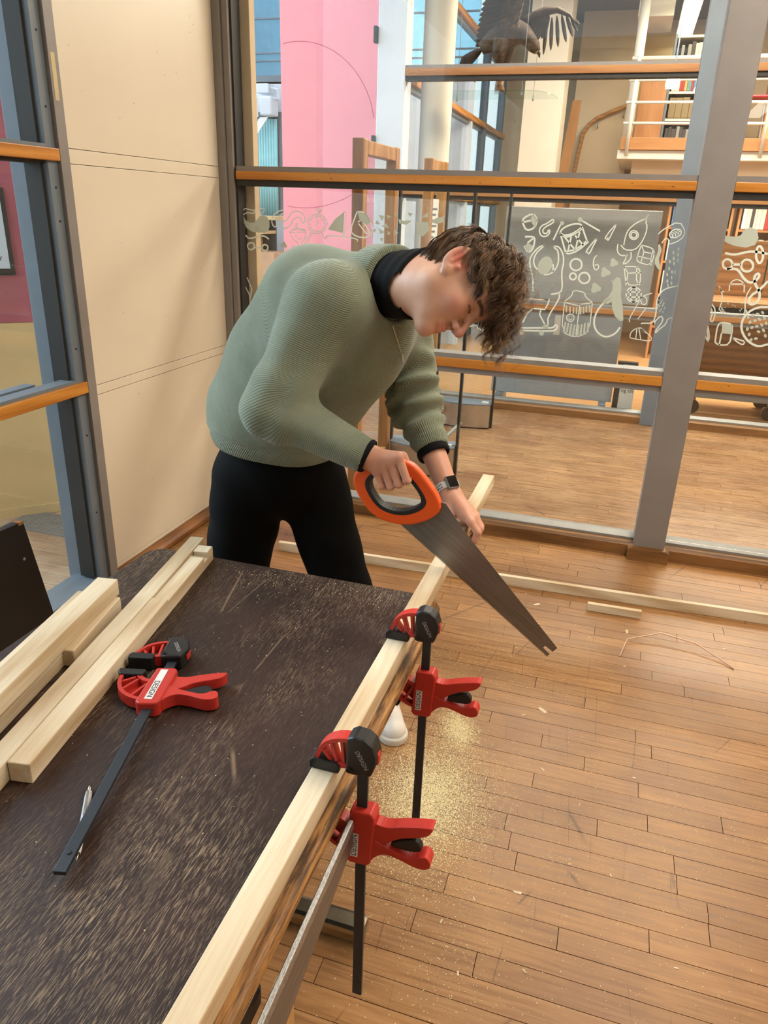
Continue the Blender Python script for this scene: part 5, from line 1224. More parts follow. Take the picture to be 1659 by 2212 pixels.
# ------------------------------------------------------------------ frosted sticker drawings on the front glass (x, z in millimetres)
DOODLES = [
('cube_doodle',[[(-472,1513),(-469,1531),(-429,1552),(-407,1526),(-414,1491),(-451,1477),(-472,1513)],[(-472,1513),(-436,1521)]],[[(-429,1552),(-407,1526),(-414,1491),(-436,1521)]],3.9),
('cube_doodle',[[(-454,1453),(-415,1455),(-408,1439),(-413,1402),(-432,1384),(-453,1414)],[(-440,1427),(-415,1448)]],[[(-440,1427),(-413,1415),(-431,1386),(-451,1410)]],3.9),
('hook_doodle',[[(-334,1526),(-336,1515),(-371,1496),(-380,1479),(-368,1468),(-355,1474),(-355,1485),(-346,1484),(-349,1466),(-367,1455),(-385,1461),(-395,1482),(-386,1502),(-360,1513),(-346,1526),(-338,1529),(-334,1526)]],[],3.0),
('drum_doodle',[[(-302,1477),(-292,1494),(-267,1508),(-235,1517),(-212,1512),(-212,1500),(-230,1485),(-255,1470),(-286,1465),(-302,1477)],[(-299,1468),(-274,1457),(-242,1469),(-208,1497)],[(-300,1473),(-266,1392)],[(-212,1508),(-180,1445)],[(-268,1394),(-252,1388),(-213,1405),(-174,1444)],[(-265,1399),(-234,1405),(-202,1425),(-182,1448)],[(-278,1457),(-229,1409)],[(-251,1462),(-257,1403)],[(-235,1467),(-194,1428)],[(-217,1483),(-225,1414)]],[],3.5),
('drumstick_doodle',[[(-327,1444),(-303,1510)]],[[(-288,1515),(-288,1513),(-289,1510),(-291,1508),(-293,1507),(-296,1506),(-299,1507),(-301,1508),(-303,1510),(-305,1512),(-306,1515),(-306,1517),(-305,1520),(-303,1522),(-301,1523),(-298,1524),(-295,1523),(-292,1522),(-290,1520),(-288,1518),(-288,1515)]],3.2),
('drumstick_doodle',[[(-131,1489),(-214,1529)]],[[(-211,1533),(-211,1530),(-212,1527),(-214,1525),(-217,1523),(-220,1523),(-224,1523),(-227,1525),(-229,1527),(-231,1529),(-232,1533),(-232,1536),(-231,1539),(-229,1541),(-226,1542),(-223,1543),(-219,1543),(-216,1541),(-214,1539),(-212,1536),(-211,1533)]],3.2),
('rocket_doodle',[[(-140,1461),(-151,1446),(-168,1423),(-180,1400),(-171,1397),(-167,1410),(-169,1389),(-160,1401),(-152,1427),(-143,1445),(-140,1461)]],[],2.8),
('rocket_doodle',[[(-68,1520),(-79,1505),(-95,1483),(-107,1460),(-98,1457),(-93,1470),(-95,1449),(-87,1460),(-79,1486),(-70,1504),(-68,1520)]],[],2.3),
('spring_doodle',[[(-130,1389),(-142,1375),(-140,1342),(-128,1325),(-113,1337),(-122,1353),(-134,1346)]],[],2.3),
('bubble_doodle',[[(-190,1346),(-190,1339),(-192,1332),(-197,1326),(-204,1322),(-212,1320),(-220,1321),(-227,1324),(-234,1329),(-238,1336),(-241,1344),(-240,1351),(-237,1359),(-233,1364),(-226,1368),(-218,1370),(-210,1369),(-203,1366),(-196,1361),(-192,1354),(-190,1346)]],[],3.7),
('bubble_doodle',[[(-208,1295),(-208,1291),(-210,1287),(-212,1284),(-216,1281),(-220,1280),(-225,1281),(-229,1283),(-233,1285),(-235,1289),(-237,1294),(-236,1298),(-235,1302),(-232,1305),(-228,1308),(-224,1308),(-219,1308),(-215,1306),(-212,1303),(-209,1300),(-208,1295)]],[],3.7),
('bubble_doodle',[[(-148,1292),(-148,1285),(-151,1278),(-155,1272),(-162,1269),(-169,1267),(-176,1268),(-183,1271),(-189,1276),(-194,1282),(-196,1289),(-195,1296),(-193,1303),(-188,1309),(-182,1312),(-175,1314),(-167,1313),(-160,1310),(-155,1305),(-150,1299),(-148,1292)]],[],3.7),
('popcorn_doodle',[],[[(-35,1362),(-34,1357),(-37,1353),(-41,1351),(-46,1350),(-49,1349),(-52,1347),(-56,1345),(-62,1344),(-66,1347),(-69,1352),(-69,1357),(-68,1361),(-67,1364),(-68,1368),(-68,1373),(-66,1378),(-62,1380),(-57,1380),(-52,1377),(-49,1373),(-46,1371),(-43,1369),(-38,1367)]],3.9),
('popcorn_doodle',[],[[(-62,1320),(-61,1314),(-65,1309),(-70,1307),(-75,1306),(-79,1304),(-82,1302),(-87,1299),(-94,1298),(-99,1301),(-102,1307),(-102,1313),(-101,1318),(-100,1322),(-101,1326),(-101,1332),(-99,1338),(-94,1341),(-88,1340),(-83,1336),(-79,1333),(-76,1330),(-71,1328),(-66,1325)]],3.9),
('popcorn_doodle',[],[[(-93,1251),(-92,1245),(-95,1240),(-101,1237),(-106,1236),(-110,1235),(-114,1232),(-119,1229),(-126,1229),(-132,1232),(-135,1237),(-135,1244),(-133,1249),(-132,1253),(-133,1258),(-134,1264),(-131,1270),(-126,1273),(-120,1272),(-114,1269),(-110,1265),(-107,1262),(-102,1260),(-97,1257)]],3.9),
('child_doodle',[[(-363,1421),(-386,1413),(-411,1385),(-424,1355),(-414,1314),(-401,1288),(-393,1219)],[(-372,1411),(-397,1386),(-406,1355),(-398,1329),(-383,1316)],[(-363,1421),(-372,1411)],[(-321,1419),(-297,1417),(-274,1382),(-270,1342),(-275,1312),(-260,1231),(-283,1216),(-310,1211)],[(-321,1419),(-317,1410),(-300,1401),(-292,1348),(-305,1317),(-324,1299),(-352,1294)],[(-315,1190),(-318,1169),(-328,1147)],[(-272,1217),(-271,1192),(-313,1109),(-307,1074)],[(-385,1143),(-327,1142)],[(-348,1138),(-351,1117),(-323,1076)],[(-385,1143),(-408,1120),(-425,1076)],[(-316,1343),(-312,1310)]],[[(-322,1323),(-328,1312),(-336,1303),(-346,1297),(-356,1295),(-366,1297),(-374,1302),(-380,1311),(-383,1322),(-383,1334),(-380,1346),(-374,1357),(-366,1366),(-357,1372),(-347,1374),(-337,1372),(-329,1367),(-323,1358),(-319,1348),(-319,1335),(-322,1323)],[(-333,1067),(-307,1078),(-303,1057),(-328,1053)]],3.2),
('skateboard_doodle',[[(-459,1048),(-321,1059),(-286,1061),(-273,1077),(-262,1074),(-267,1056),(-284,1047),(-454,1038)]],[[(-414,1032),(-414,1027),(-417,1022),(-422,1020),(-427,1019),(-432,1021),(-436,1025),(-438,1030),(-437,1035),(-434,1040),(-430,1042),(-424,1043),(-419,1041),(-415,1037),(-414,1032)],[(-321,1035),(-322,1030),(-325,1026),(-329,1023),(-334,1023),(-339,1025),(-343,1029),(-345,1034),(-344,1039),(-341,1043),(-337,1046),(-332,1046),(-327,1044),(-323,1040),(-321,1035)]],3.7),
('carton_doodle',[[(-245,1179),(-243,1047),(-176,1025),(-119,1056),(-122,1185)],[(-246,1184),(-216,1210),(-214,1236),(-161,1229),(-157,1210),(-123,1188)],[(-241,1179),(-182,1169)],[(-173,1176),(-126,1186)],[(-176,1171),(-176,1038)],[(-194,1114),(-194,1109),(-196,1104),(-199,1100),(-203,1097),(-208,1096),(-213,1097),(-218,1099),(-223,1102),(-226,1107),(-227,1112),(-227,1117),(-225,1122),(-222,1126),(-217,1128),(-212,1130),(-207,1129),(-202,1127),(-198,1124),(-195,1119),(-194,1114)],[(-219,1109),(-209,1103),(-201,1110)]],[[(-239,1167),(-231,1167),(-228,1136),(-235,1136)],[(-222,1163),(-215,1163),(-212,1136),(-219,1135)],[(-206,1160),(-199,1161),(-196,1133),(-203,1133)],[(-192,1161),(-185,1162),(-182,1132),(-189,1132)],[(-175,1162),(-167,1163),(-164,1132),(-172,1131)],[(-162,1165),(-155,1166),(-151,1136),(-159,1136)],[(-150,1171),(-143,1172),(-139,1142),(-147,1142)],[(-136,1174),(-128,1174),(-125,1145),(-132,1145)],[(-233,1092),(-226,1093),(-228,1048),(-237,1047)],[(-220,1089),(-212,1090),(-215,1044),(-224,1043)],[(-206,1087),(-198,1088),(-199,1036),(-209,1035)],[(-191,1084),(-183,1085),(-185,1032),(-194,1031)],[(-174,1084),(-166,1085),(-164,1032),(-173,1031)],[(-160,1089),(-152,1089),(-151,1040),(-160,1039)],[(-147,1093),(-139,1094),(-136,1048),(-145,1047)],[(-132,1098),(-124,1098),(-121,1055),(-130,1054)],[(-214,1117),(-215,1115),(-216,1114),(-218,1115),(-220,1117),(-219,1119),(-217,1120),(-215,1119),(-214,1117)],[(-202,1118),(-203,1116),(-205,1115),(-207,1115),(-208,1117),(-207,1119),(-205,1120),(-203,1120),(-202,1118)]],2.1),
('goose_doodle',[],[[(-40,1293),(-32,1302),(-17,1299),(-8,1269),(-3,1222),(12,1176),(23,1119),(9,1114),(-16,1134),(-32,1164),(-39,1198),(-54,1184),(-81,1189),(-55,1219),(-43,1246),(-45,1271),(-54,1288),(-45,1284)]],3.9),
('round_doodle',[[(-44,1214),(-75,1188),(-97,1152),(-106,1106),(-92,1066),(-61,1043),(-33,1040),(-1,1059),(13,1087)]],[],3.9),
('big_rocket_doodle',[[(59,1563),(54,1545),(54,1529),(62,1517),(61,1485),(47,1444),(26,1418),(-15,1416),(-35,1436)],[(48,1545),(13,1527),(-12,1502),(-21,1477),(-23,1436)],[(31,1480),(31,1474),(29,1469),(26,1465),(21,1462),(15,1461),(10,1461),(4,1464),(-1,1468),(-4,1472),(-6,1478),(-6,1484),(-4,1489),(-1,1493),(4,1496),(10,1497),(16,1496),(21,1494),(26,1490),(29,1485),(31,1480)],[(24,1479),(24,1476),(23,1473),(21,1470),(18,1468),(14,1468),(11,1468),(7,1469),(4,1472),(2,1475),(1,1478),(1,1482),(2,1485),(4,1488),(7,1489),(11,1490),(14,1490),(18,1488),(21,1486),(23,1483),(24,1479)],[(-48,1439),(-48,1410),(-29,1391),(0,1396)],[(11,1409),(17,1385),(1,1363),(-17,1356),(-6,1379),(-8,1396)]],[[(59,1563),(56,1539),(43,1542)]],2.3),
('wire_cube_doodle',[[(50,1440),(101,1428),(109,1406),(103,1358),(42,1369),(40,1394),(50,1440)],[(50,1440),(65,1412),(109,1406)],[(65,1412),(59,1366)],[(40,1394),(98,1384),(101,1428)],[(98,1384),(103,1358)]],[],2.1),
('wire_cube_doodle',[[(-8,1348),(45,1351),(65,1329),(70,1274),(11,1271),(-8,1348)],[(-8,1348),(12,1321),(66,1327)],[(12,1321),(11,1271)],[(45,1351),(52,1294),(70,1274)]],[],2.3),
('globe_doodle',[[(82,1234),(82,1224),(79,1215),(73,1207),(65,1202),(55,1200),(45,1201),(35,1205),(27,1212),(21,1220),(18,1230),(18,1240),(21,1250),(27,1257),(35,1262),(45,1264),(55,1263),(65,1259),(73,1253),(79,1244),(82,1234)],[(64,1233),(65,1223),(65,1214),(63,1207),(59,1202),(55,1200),(50,1201),(46,1205),(41,1212),(38,1221),(36,1231),(35,1241),(35,1250),(38,1258),(41,1263),(45,1264),(50,1263),(54,1259),(59,1252),(62,1243),(64,1233)],[(17,1241),(80,1245)],[(21,1220),(83,1224)]],[],2.8),
('fish_doodle',[[(112,1487),(131,1508),(188,1542),(221,1499),(207,1467),(158,1444),(159,1465),(145,1474),(132,1451)],[(202,1502),(203,1497),(203,1492),(200,1486),(195,1481),(189,1477),(182,1475),(175,1474),(168,1475),(163,1477),(159,1481),(157,1486),(158,1492),(161,1497),(165,1502),(172,1506),(179,1509),(186,1509),(192,1509),(198,1506),(202,1502)],[(159,1489),(201,1502)],[(165,1497),(173,1477)],[(177,1501),(184,1480)],[(188,1506),(193,1486)]],[],2.1),
('worm_doodle',[],[[(125,1447),(137,1423),(131,1386),(140,1358),(147,1337),(134,1345),(118,1365),(115,1385),(122,1418),(118,1443)]],3.9),
('confetti_doodle',[],[[(207,1430),(207,1425),(205,1422),(202,1424),(200,1430),(200,1436),(202,1438),(205,1436),(207,1430)],[(209,1408),(209,1402),(207,1400),(204,1402),(202,1408),(202,1414),(204,1416),(207,1414),(209,1408)],[(189,1415),(189,1410),(187,1407),(184,1409),(182,1415),(182,1421),(184,1423),(187,1421),(189,1415)],[(195,1391),(194,1385),(192,1383),(189,1385),(187,1391),(187,1397),(190,1399),(192,1397),(195,1391)],[(181,1378),(181,1372),(179,1370),(176,1372),(174,1378),(174,1384),(176,1386),(179,1384),(181,1378)],[(200,1371),(200,1365),(197,1363),(194,1365),(192,1371),(192,1376),(195,1379),(198,1377),(200,1371)],[(183,1349),(183,1344),(181,1341),(178,1343),(176,1349),(176,1355),(178,1357),(181,1355),(183,1349)],[(212,1384),(212,1378),(210,1376),(207,1378),(205,1384),(205,1389),(207,1392),(210,1390),(212,1384)],[(179,1324),(179,1318),(177,1316),(174,1318),(172,1324),(172,1330),(174,1332),(177,1330),(179,1324)],[(197,1336),(197,1330),(195,1327),(192,1330),(189,1335),(190,1341),(192,1344),(195,1341),(197,1336)],[(209,1336),(209,1331),(207,1328),(204,1330),(202,1336),(202,1342),(204,1344),(207,1342),(209,1336)],[(185,1298),(185,1292),(182,1289),(179,1291),(177,1297),(177,1303),(180,1306),(183,1303),(185,1298)],[(199,1313),(199,1307),(197,1305),(194,1307),(192,1313),(192,1318),(194,1321),(197,1319),(199,1313)],[(190,1279),(190,1273),(188,1270),(185,1273),(183,1279),(183,1284),(185,1287),(188,1285),(190,1279)],[(203,1290),(202,1284),(200,1282),(197,1284),(195,1290),(195,1296),(197,1298),(200,1296),(203,1290)]],3.9),
('jumper_doodle',[[(251,1285),(219,1279),(172,1263),(152,1232),(152,1198),(157,1155),(151,1115),(112,1113),(100,1110)],[(263,1145),(209,1144),(206,1115),(177,1087),(170,1073),(165,1081),(194,1132),(178,1152),(154,1118)]],[[(162,1216),(161,1213),(159,1212),(157,1214),(157,1217),(158,1219),(160,1219),(162,1216)],[(171,1204),(171,1201),(169,1200),(167,1202),(166,1205),(167,1207),(170,1207),(171,1204)],[(180,1192),(180,1189),(178,1188),(176,1190),(175,1193),(176,1196),(179,1195),(180,1192)],[(189,1180),(189,1177),(187,1176),(185,1178),(184,1182),(186,1184),(188,1183),(189,1180)],[(173,1167),(173,1164),(171,1163),(169,1165),(168,1168),(170,1170),(172,1170),(173,1167)],[(173,1210),(173,1207),(171,1206),(169,1208),(168,1211),(170,1214),(172,1213),(173,1210)],[(182,1198),(182,1195),(180,1194),(178,1196),(177,1200),(179,1202),(181,1201),(182,1198)],[(192,1186),(191,1183),(189,1183),(187,1184),(187,1188),(188,1190),(190,1189),(192,1186)],[(176,1173),(175,1170),(173,1169),(171,1171),(171,1174),(172,1176),(174,1176),(176,1173)],[(176,1216),(175,1213),(173,1212),(171,1214),(171,1218),(172,1220),(174,1219),(176,1216)],[(185,1204),(184,1201),(182,1201),(180,1202),(180,1206),(181,1208),(183,1207),(185,1204)],[(169,1191),(169,1188),(167,1187),(164,1189),(164,1192),(165,1194),(168,1194),(169,1191)],[(178,1179),(178,1176),(176,1175),(174,1177),(173,1180),(174,1183),(177,1182),(178,1179)],[(187,1167),(187,1164),(185,1163),(183,1165),(182,1169),(184,1171),(186,1170),(187,1167)]],2.6),
('leaning_doodle',[[(125,1243),(86,1228),(71,1188),(46,1125),(52,1113)],[(111,1178),(84,1128)],[(110,1210),(110,1205),(109,1200),(107,1196),(104,1193),(100,1192),(96,1193),(92,1195),(88,1199),(86,1203),(84,1209),(84,1214),(85,1219),(87,1223),(91,1225),(94,1226),(98,1226),(102,1224),(106,1220),(108,1215),(110,1210)]],[],1.9),
('cap_doodle',[[(62,1047),(63,1069),(82,1088),(107,1092),(127,1074),(156,1054),(155,1036),(116,1038),(67,1043),(62,1047)],[(86,1089),(89,1044)],[(95,1089),(111,1039)],[(107,1092),(128,1070)]],[],1.9),
('whale_doodle',[],[[(371,1493),(389,1490),(420,1488),(438,1496),(445,1516),(466,1528),(495,1518),(507,1487),(499,1460),(467,1448),(423,1452),(390,1463),(374,1474)]],3.9),
('goggles_doodle',[[(427,1381),(427,1375),(426,1369),(422,1365),(418,1362),(412,1360),(406,1361),(400,1363),(395,1368),(392,1373),(390,1379),(389,1385),(391,1390),(394,1395),(399,1398),(405,1399),(411,1398),(416,1396),(421,1392),(425,1386),(427,1381)],[(508,1379),(509,1371),(507,1364),(503,1359),(497,1355),(490,1354),(483,1354),(475,1357),(469,1362),(465,1369),(462,1376),(462,1384),(464,1391),(468,1396),(473,1400),(480,1401),(488,1400),(495,1397),(501,1392),(506,1386),(508,1379)],[(428,1379),(461,1380)],[(390,1423),(427,1417),(456,1426),(493,1436),(555,1427)],[(537,1424),(539,1414),(539,1404),(537,1397),(535,1392),(531,1390),(527,1391),(522,1396),(517,1403),(513,1412),(511,1423),(509,1433),(509,1442),(511,1450),(513,1455),(517,1456),(522,1455),(526,1450),(531,1443),(535,1434),(537,1424)]],[],4.6),
('capped_child_doodle',[[(436,1271),(433,1295),(439,1312),(457,1321),(478,1314),(491,1299),(495,1270)],[(434,1300),(489,1303)],[(397,1285),(418,1241),(408,1177),(510,1176),(515,1193),(504,1246),(518,1292)],[(392,1289),(404,1269),(417,1266)]],[[(418,1207),(418,1205),(416,1204),(414,1205),(414,1208),(415,1210),(417,1210),(418,1207)],[(425,1200),(425,1197),(423,1196),(421,1198),(420,1201),(421,1203),(424,1202),(425,1200)],[(432,1192),(431,1189),(429,1189),(427,1190),(427,1193),(428,1195),(430,1195),(432,1192)],[(438,1185),(438,1182),(436,1181),(434,1183),(434,1186),(435,1188),(437,1187),(438,1185)],[(420,1201),(420,1198),(418,1197),(416,1199),(416,1202),(417,1204),(419,1203),(420,1201)],[(427,1193),(427,1190),(425,1190),(423,1191),(422,1194),(424,1196),(426,1196),(427,1193)],[(434,1186),(433,1183),(432,1182),(430,1184),(429,1187),(430,1189),(432,1188),(434,1186)],[(436,1203),(435,1200),(433,1200),(431,1201),(431,1204),(432,1206),(434,1205),(436,1203)],[(423,1194),(422,1191),(420,1191),(418,1192),(418,1195),(419,1197),(421,1197),(423,1194)],[(429,1186),(429,1184),(427,1183),(425,1185),(424,1188),(426,1190),(428,1189),(429,1186)],[(437,1227),(436,1224),(434,1223),(432,1225),(432,1229),(433,1231),(435,1230),(437,1227)],[(444,1219),(444,1216),(442,1216),(440,1218),(439,1221),(440,1223),(443,1222),(444,1219)],[(465,1215),(465,1212),(463,1211),(461,1213),(460,1216),(461,1218),(464,1217),(465,1215)],[(474,1211),(473,1208),(472,1207),(470,1209),(469,1212),(470,1214),(472,1214),(474,1211)],[(499,1225),(498,1222),(497,1221),(495,1223),(494,1226),(495,1229),(497,1228),(499,1225)],[(502,1200),(501,1197),(500,1196),(498,1198),(497,1202),(498,1204),(500,1203),(502,1200)],[(497,1194),(497,1191),(495,1190),(493,1192),(492,1195),(494,1197),(496,1197),(497,1194)]],2.3),
('hose_doodle',[[(410,1359),(445,1363),(463,1350),(484,1323),(511,1308),(532,1318),(543,1342),(530,1350),(521,1333),(531,1305),(557,1274),(560,1242),(541,1220),(520,1227),(522,1256),(552,1282),(578,1320)]],[],5.1),
('cookie_doodle',[[(600,1215),(562,1213),(527,1190),(511,1155),(514,1117),(538,1080),(570,1057),(600,1049),(633,1062)]],[[(524,1193),(524,1188),(520,1185),(516,1187),(513,1193),(514,1199),(517,1201),(521,1199),(524,1193)],[(552,1173),(547,1171),(543,1173),(542,1178),(544,1183),(550,1185),(554,1183),(555,1178),(552,1173)],[(577,1157),(572,1161),(570,1166),(573,1169),(579,1168),(584,1165),(586,1160),(583,1157),(577,1157)],[(602,1147),(602,1153),(605,1156),(609,1154),(613,1149),(613,1143),(610,1140),(606,1141),(602,1147)],[(551,1131),(556,1134),(560,1133),(562,1128),(560,1122),(555,1120),(551,1121),(549,1125),(551,1131)],[(585,1117),(591,1114),(593,1110),(590,1106),(585,1106),(579,1109),(577,1113),(580,1117),(585,1117)],[(620,1098),(621,1092),(619,1089),(614,1089),(610,1094),(609,1101),(611,1104),(616,1103),(620,1098)],[(567,1071),(563,1067),(559,1068),(556,1072),(557,1078),(562,1082),(566,1081),(569,1077),(567,1071)],[(567,1179),(561,1181),(558,1185),(560,1189),(566,1190),(572,1188),(574,1184),(572,1180),(567,1179)],[(591,1167),(589,1173),(591,1177),(596,1177),(600,1172),(602,1166),(601,1162),(596,1163),(591,1167)],[(538,1151),(542,1156),(546,1156),(549,1152),(549,1146),(545,1141),(541,1141),(538,1145),(538,1151)],[(572,1139),(578,1138),(581,1134),(580,1130),(575,1128),(569,1129),(566,1133),(567,1137),(572,1139)],[(607,1122),(610,1116),(609,1112),(604,1111),(599,1115),(596,1121),(597,1125),(602,1126),(607,1122)],[(556,1095),(553,1090),(549,1089),(546,1093),(545,1099),(548,1104),(552,1105),(556,1101),(556,1095)],[(583,1076),(577,1076),(573,1080),(574,1085),(579,1088),(584,1087),(588,1084),(587,1079),(583,1076)],[(581,1187),(577,1193),(578,1197),(582,1198),(588,1195),(591,1190),(591,1185),(586,1184),(581,1187)],[(526,1172),(529,1177),(533,1179),(536,1175),(538,1169),(536,1164),(531,1162),(528,1166),(526,1172)],[(559,1161),(565,1161),(569,1158),(569,1154),(564,1150),(559,1150),(555,1153),(555,1157),(559,1161)],[(594,1145),(598,1140),(598,1135),(594,1133),(589,1136),(585,1141),(584,1145),(588,1147),(594,1145)],[(545,1119),(543,1113),(539,1111),(535,1113),(533,1119),(535,1125),(538,1127),(543,1125),(545,1119)]],4.6),
('sharpener_doodle',[[(421,1053),(417,1127),(433,1141),(476,1135),(481,1101),(481,1047),(440,1042),(421,1053)],[(440,1094),(440,1042)]],[[(434,1136),(477,1133),(481,1093),(440,1094)]],3.2),
('pencil_doodle',[[(367,1144),(380,1119),(394,1077),(394,1049),(381,1068),(372,1093)],[(376,1119),(393,1051)]],[],2.3),
('crayon_doodle',[[(487,1080),(507,1073),(540,1067),(536,1050),(509,1061),(487,1080)]],[],2.8),
('arm_doodle',[[(371,1221),(399,1189),(397,1138),(384,1141),(388,1184),(363,1208)]],[],2.8),
('whale_doodle',[[(-1762,1499),(-1761,1511),(-1772,1518),(-1769,1529),(-1757,1526),(-1744,1533),(-1744,1519),(-1755,1510),(-1755,1499)]],[[(-1861,1490),(-1849,1472),(-1823,1462),(-1802,1463),(-1784,1478),(-1770,1495),(-1753,1499),(-1732,1494),(-1718,1477),(-1718,1448),(-1726,1426),(-1747,1418),(-1782,1418),(-1820,1422),(-1846,1439),(-1858,1461)]],1.9),
('bow_doodle',[[(-1860,1519),(-1846,1528),(-1825,1523),(-1808,1519),(-1795,1524),(-1800,1506),(-1817,1506),(-1839,1509),(-1861,1497)]],[],2.3),
('boomerang_doodle',[[(-1639,1522),(-1645,1527),(-1672,1518),(-1698,1499),(-1706,1473),(-1699,1452),(-1685,1445),(-1678,1460),(-1682,1478),(-1669,1496),(-1643,1510),(-1639,1522)]],[],2.8),
('squiggle_doodle',[[(-1631,1476),(-1614,1495),(-1593,1520),(-1564,1526),(-1535,1511),(-1525,1487),(-1532,1471),(-1542,1472),(-1548,1493),(-1568,1498),(-1589,1485),(-1607,1456),(-1632,1442),(-1653,1447),(-1663,1464),(-1652,1474),(-1631,1476)]],[],2.8),
('spinning_top_doodle',[[(-1611,1427),(-1594,1438),(-1524,1439),(-1522,1432),(-1528,1430),(-1609,1425)],[(-1575,1446),(-1575,1467),(-1569,1471),(-1567,1446)],[(-1594,1438),(-1578,1446),(-1548,1443),(-1524,1439)],[(-1609,1425),(-1595,1398),(-1566,1378),(-1560,1356),(-1549,1378),(-1528,1401),(-1522,1430)],[(-1580,1408),(-1570,1408)],[(-1566,1396),(-1545,1399)]],[],1.9),
('stopwatch_doodle',[[(-1413,1472),(-1415,1458),(-1422,1445),(-1434,1435),(-1448,1428),(-1464,1425),(-1480,1427),(-1494,1433),(-1505,1442),(-1513,1454),(-1515,1468),(-1512,1482),(-1505,1494),(-1494,1504),(-1479,1511),(-1464,1514),(-1448,1512),(-1434,1506),(-1422,1497),(-1415,1485),(-1413,1472)],[(-1422,1471),(-1424,1460),(-1430,1450),(-1439,1441),(-1451,1435),(-1464,1433),(-1477,1434),(-1489,1439),(-1498,1447),(-1504,1457),(-1506,1468),(-1504,1480),(-1498,1490),(-1488,1498),(-1477,1504),(-1464,1506),(-1451,1505),(-1439,1500),(-1430,1492),(-1424,1482),(-1422,1471)],[(-1441,1534),(-1441,1532),(-1443,1530),(-1446,1529),(-1449,1528),(-1452,1527),(-1456,1527),(-1459,1528),(-1461,1529),(-1463,1531),(-1464,1533),(-1463,1535),(-1461,1537),(-1459,1538),(-1456,1539),(-1452,1540),(-1449,1540),(-1446,1539),(-1443,1537),(-1441,1536),(-1441,1534)],[(-1455,1526),(-1457,1514)],[(-1449,1527),(-1450,1514)],[(-1458,1479),(-1468,1503)],[(-1458,1479),(-1472,1457)],[(-1430,1471),(-1425,1471)],[(-1435,1456),(-1430,1454)],[(-1447,1445),(-1444,1442)],[(-1464,1441),(-1464,1436)],[(-1481,1444),(-1483,1440)],[(-1493,1454),(-1497,1452)],[(-1497,1468),(-1502,1468)],[(-1493,1483),(-1497,1485)],[(-1480,1494),(-1483,1498)],[(-1464,1499),(-1464,1503)],[(-1447,1495),(-1444,1499)],[(-1435,1485),(-1430,1488)]],[],1.9),
('sailing_boat_doodle',[[(-1325,1527),(-1315,1526),(-1321,1420),(-1331,1420),(-1325,1527)],[(-1419,1402),(-1417,1418),(-1327,1418),(-1251,1409),(-1255,1398)]],[[(-1407,1447),(-1368,1496),(-1325,1527),(-1330,1434)]],2.6),
('strap_doodle',[[(-1495,1431),(-1537,1364)],[(-1486,1428),(-1524,1369)],[(-1437,1430),(-1425,1402)]],[],1.9),
('bag_doodle',[[(-1258,1531),(-1222,1532),(-1184,1482),(-1179,1443),(-1204,1416),(-1263,1420),(-1293,1445),(-1258,1531)],[(-1253,1486),(-1235,1496),(-1190,1443),(-1204,1429),(-1250,1479)]],[[(-1258,1531),(-1214,1526),(-1188,1488),(-1206,1475),(-1243,1493)]],3.0),
('triangle_doodle',[],[[(-1149,1521),(-1120,1516),(-1134,1493)]],3.9),
('triangle_doodle',[],[[(-1113,1523),(-1088,1517),(-1105,1504)]],3.9),
('triangle_doodle',[],[[(-1070,1530),(-1056,1528),(-1063,1515)]],3.9),
('triangle_doodle',[],[[(-1159,1499),(-1140,1480),(-1166,1479)]],3.9),
('triangle_doodle',[],[[(-1133,1471),(-1112,1485),(-1096,1463)]],3.9),
('triangle_doodle',[],[[(-1183,1450),(-1161,1460),(-1165,1444)]],3.9),
('triangle_doodle',[],[[(-1147,1461),(-1117,1446),(-1139,1435)]],3.9),
('triangle_doodle',[],[[(-1103,1453),(-1088,1440),(-1103,1433)]],3.9),
('triangle_doodle',[],[[(-1071,1460),(-1049,1445),(-1063,1435)]],3.9),
('triangle_doodle',[],[[(-1142,1419),(-1124,1420),(-1130,1400)]],3.9),
('tulip_doodle',[],[[(-966,1496),(-907,1498),(-901,1461),(-928,1434),(-957,1446)],[(-897,1499),(-867,1518),(-833,1526),(-834,1501),(-865,1490)],[(-1052,1506),(-1027,1500),(-984,1502),(-1012,1482),(-1047,1487)],[(-939,1516),(-913,1539),(-908,1520)],[(-1010,1536),(-982,1533),(-996,1517)]],3.9),
('goggles_doodle',[[(-1804,1352),(-1805,1347),(-1808,1342),(-1812,1339),(-1818,1336),(-1824,1335),(-1830,1335),(-1835,1337),(-1840,1341),(-1842,1346),(-1843,1351),(-1842,1356),(-1839,1361),(-1834,1365),(-1829,1367),(-1823,1368),(-1817,1368),(-1811,1366),(-1807,1362),(-1804,1358),(-1804,1352)],[(-1729,1348),(-1730,1344),(-1732,1340),(-1736,1337),(-1741,1334),(-1746,1334),(-1751,1334),(-1755,1336),(-1759,1339),(-1761,1343),(-1762,1347),(-1761,1351),(-1758,1355),(-1755,1359),(-1750,1361),(-1745,1362),(-1740,1361),(-1735,1359),(-1732,1357),(-1730,1353),(-1729,1348)],[(-1802,1345),(-1763,1347)],[(-1852,1402),(-1831,1385),(-1782,1401),(-1744,1403),(-1723,1389)]],[],3.7),
('house_doodle',[[(-1673,1321),(-1634,1323),(-1632,1353)]],[[(-1637,1382),(-1623,1357),(-1634,1353),(-1655,1355),(-1663,1362)]],2.1),
('spoon_doodle',[[(-1630,1331),(-1613,1343),(-1591,1366),(-1581,1366),(-1587,1347),(-1609,1339),(-1630,1320),(-1635,1279)]],[],2.1),
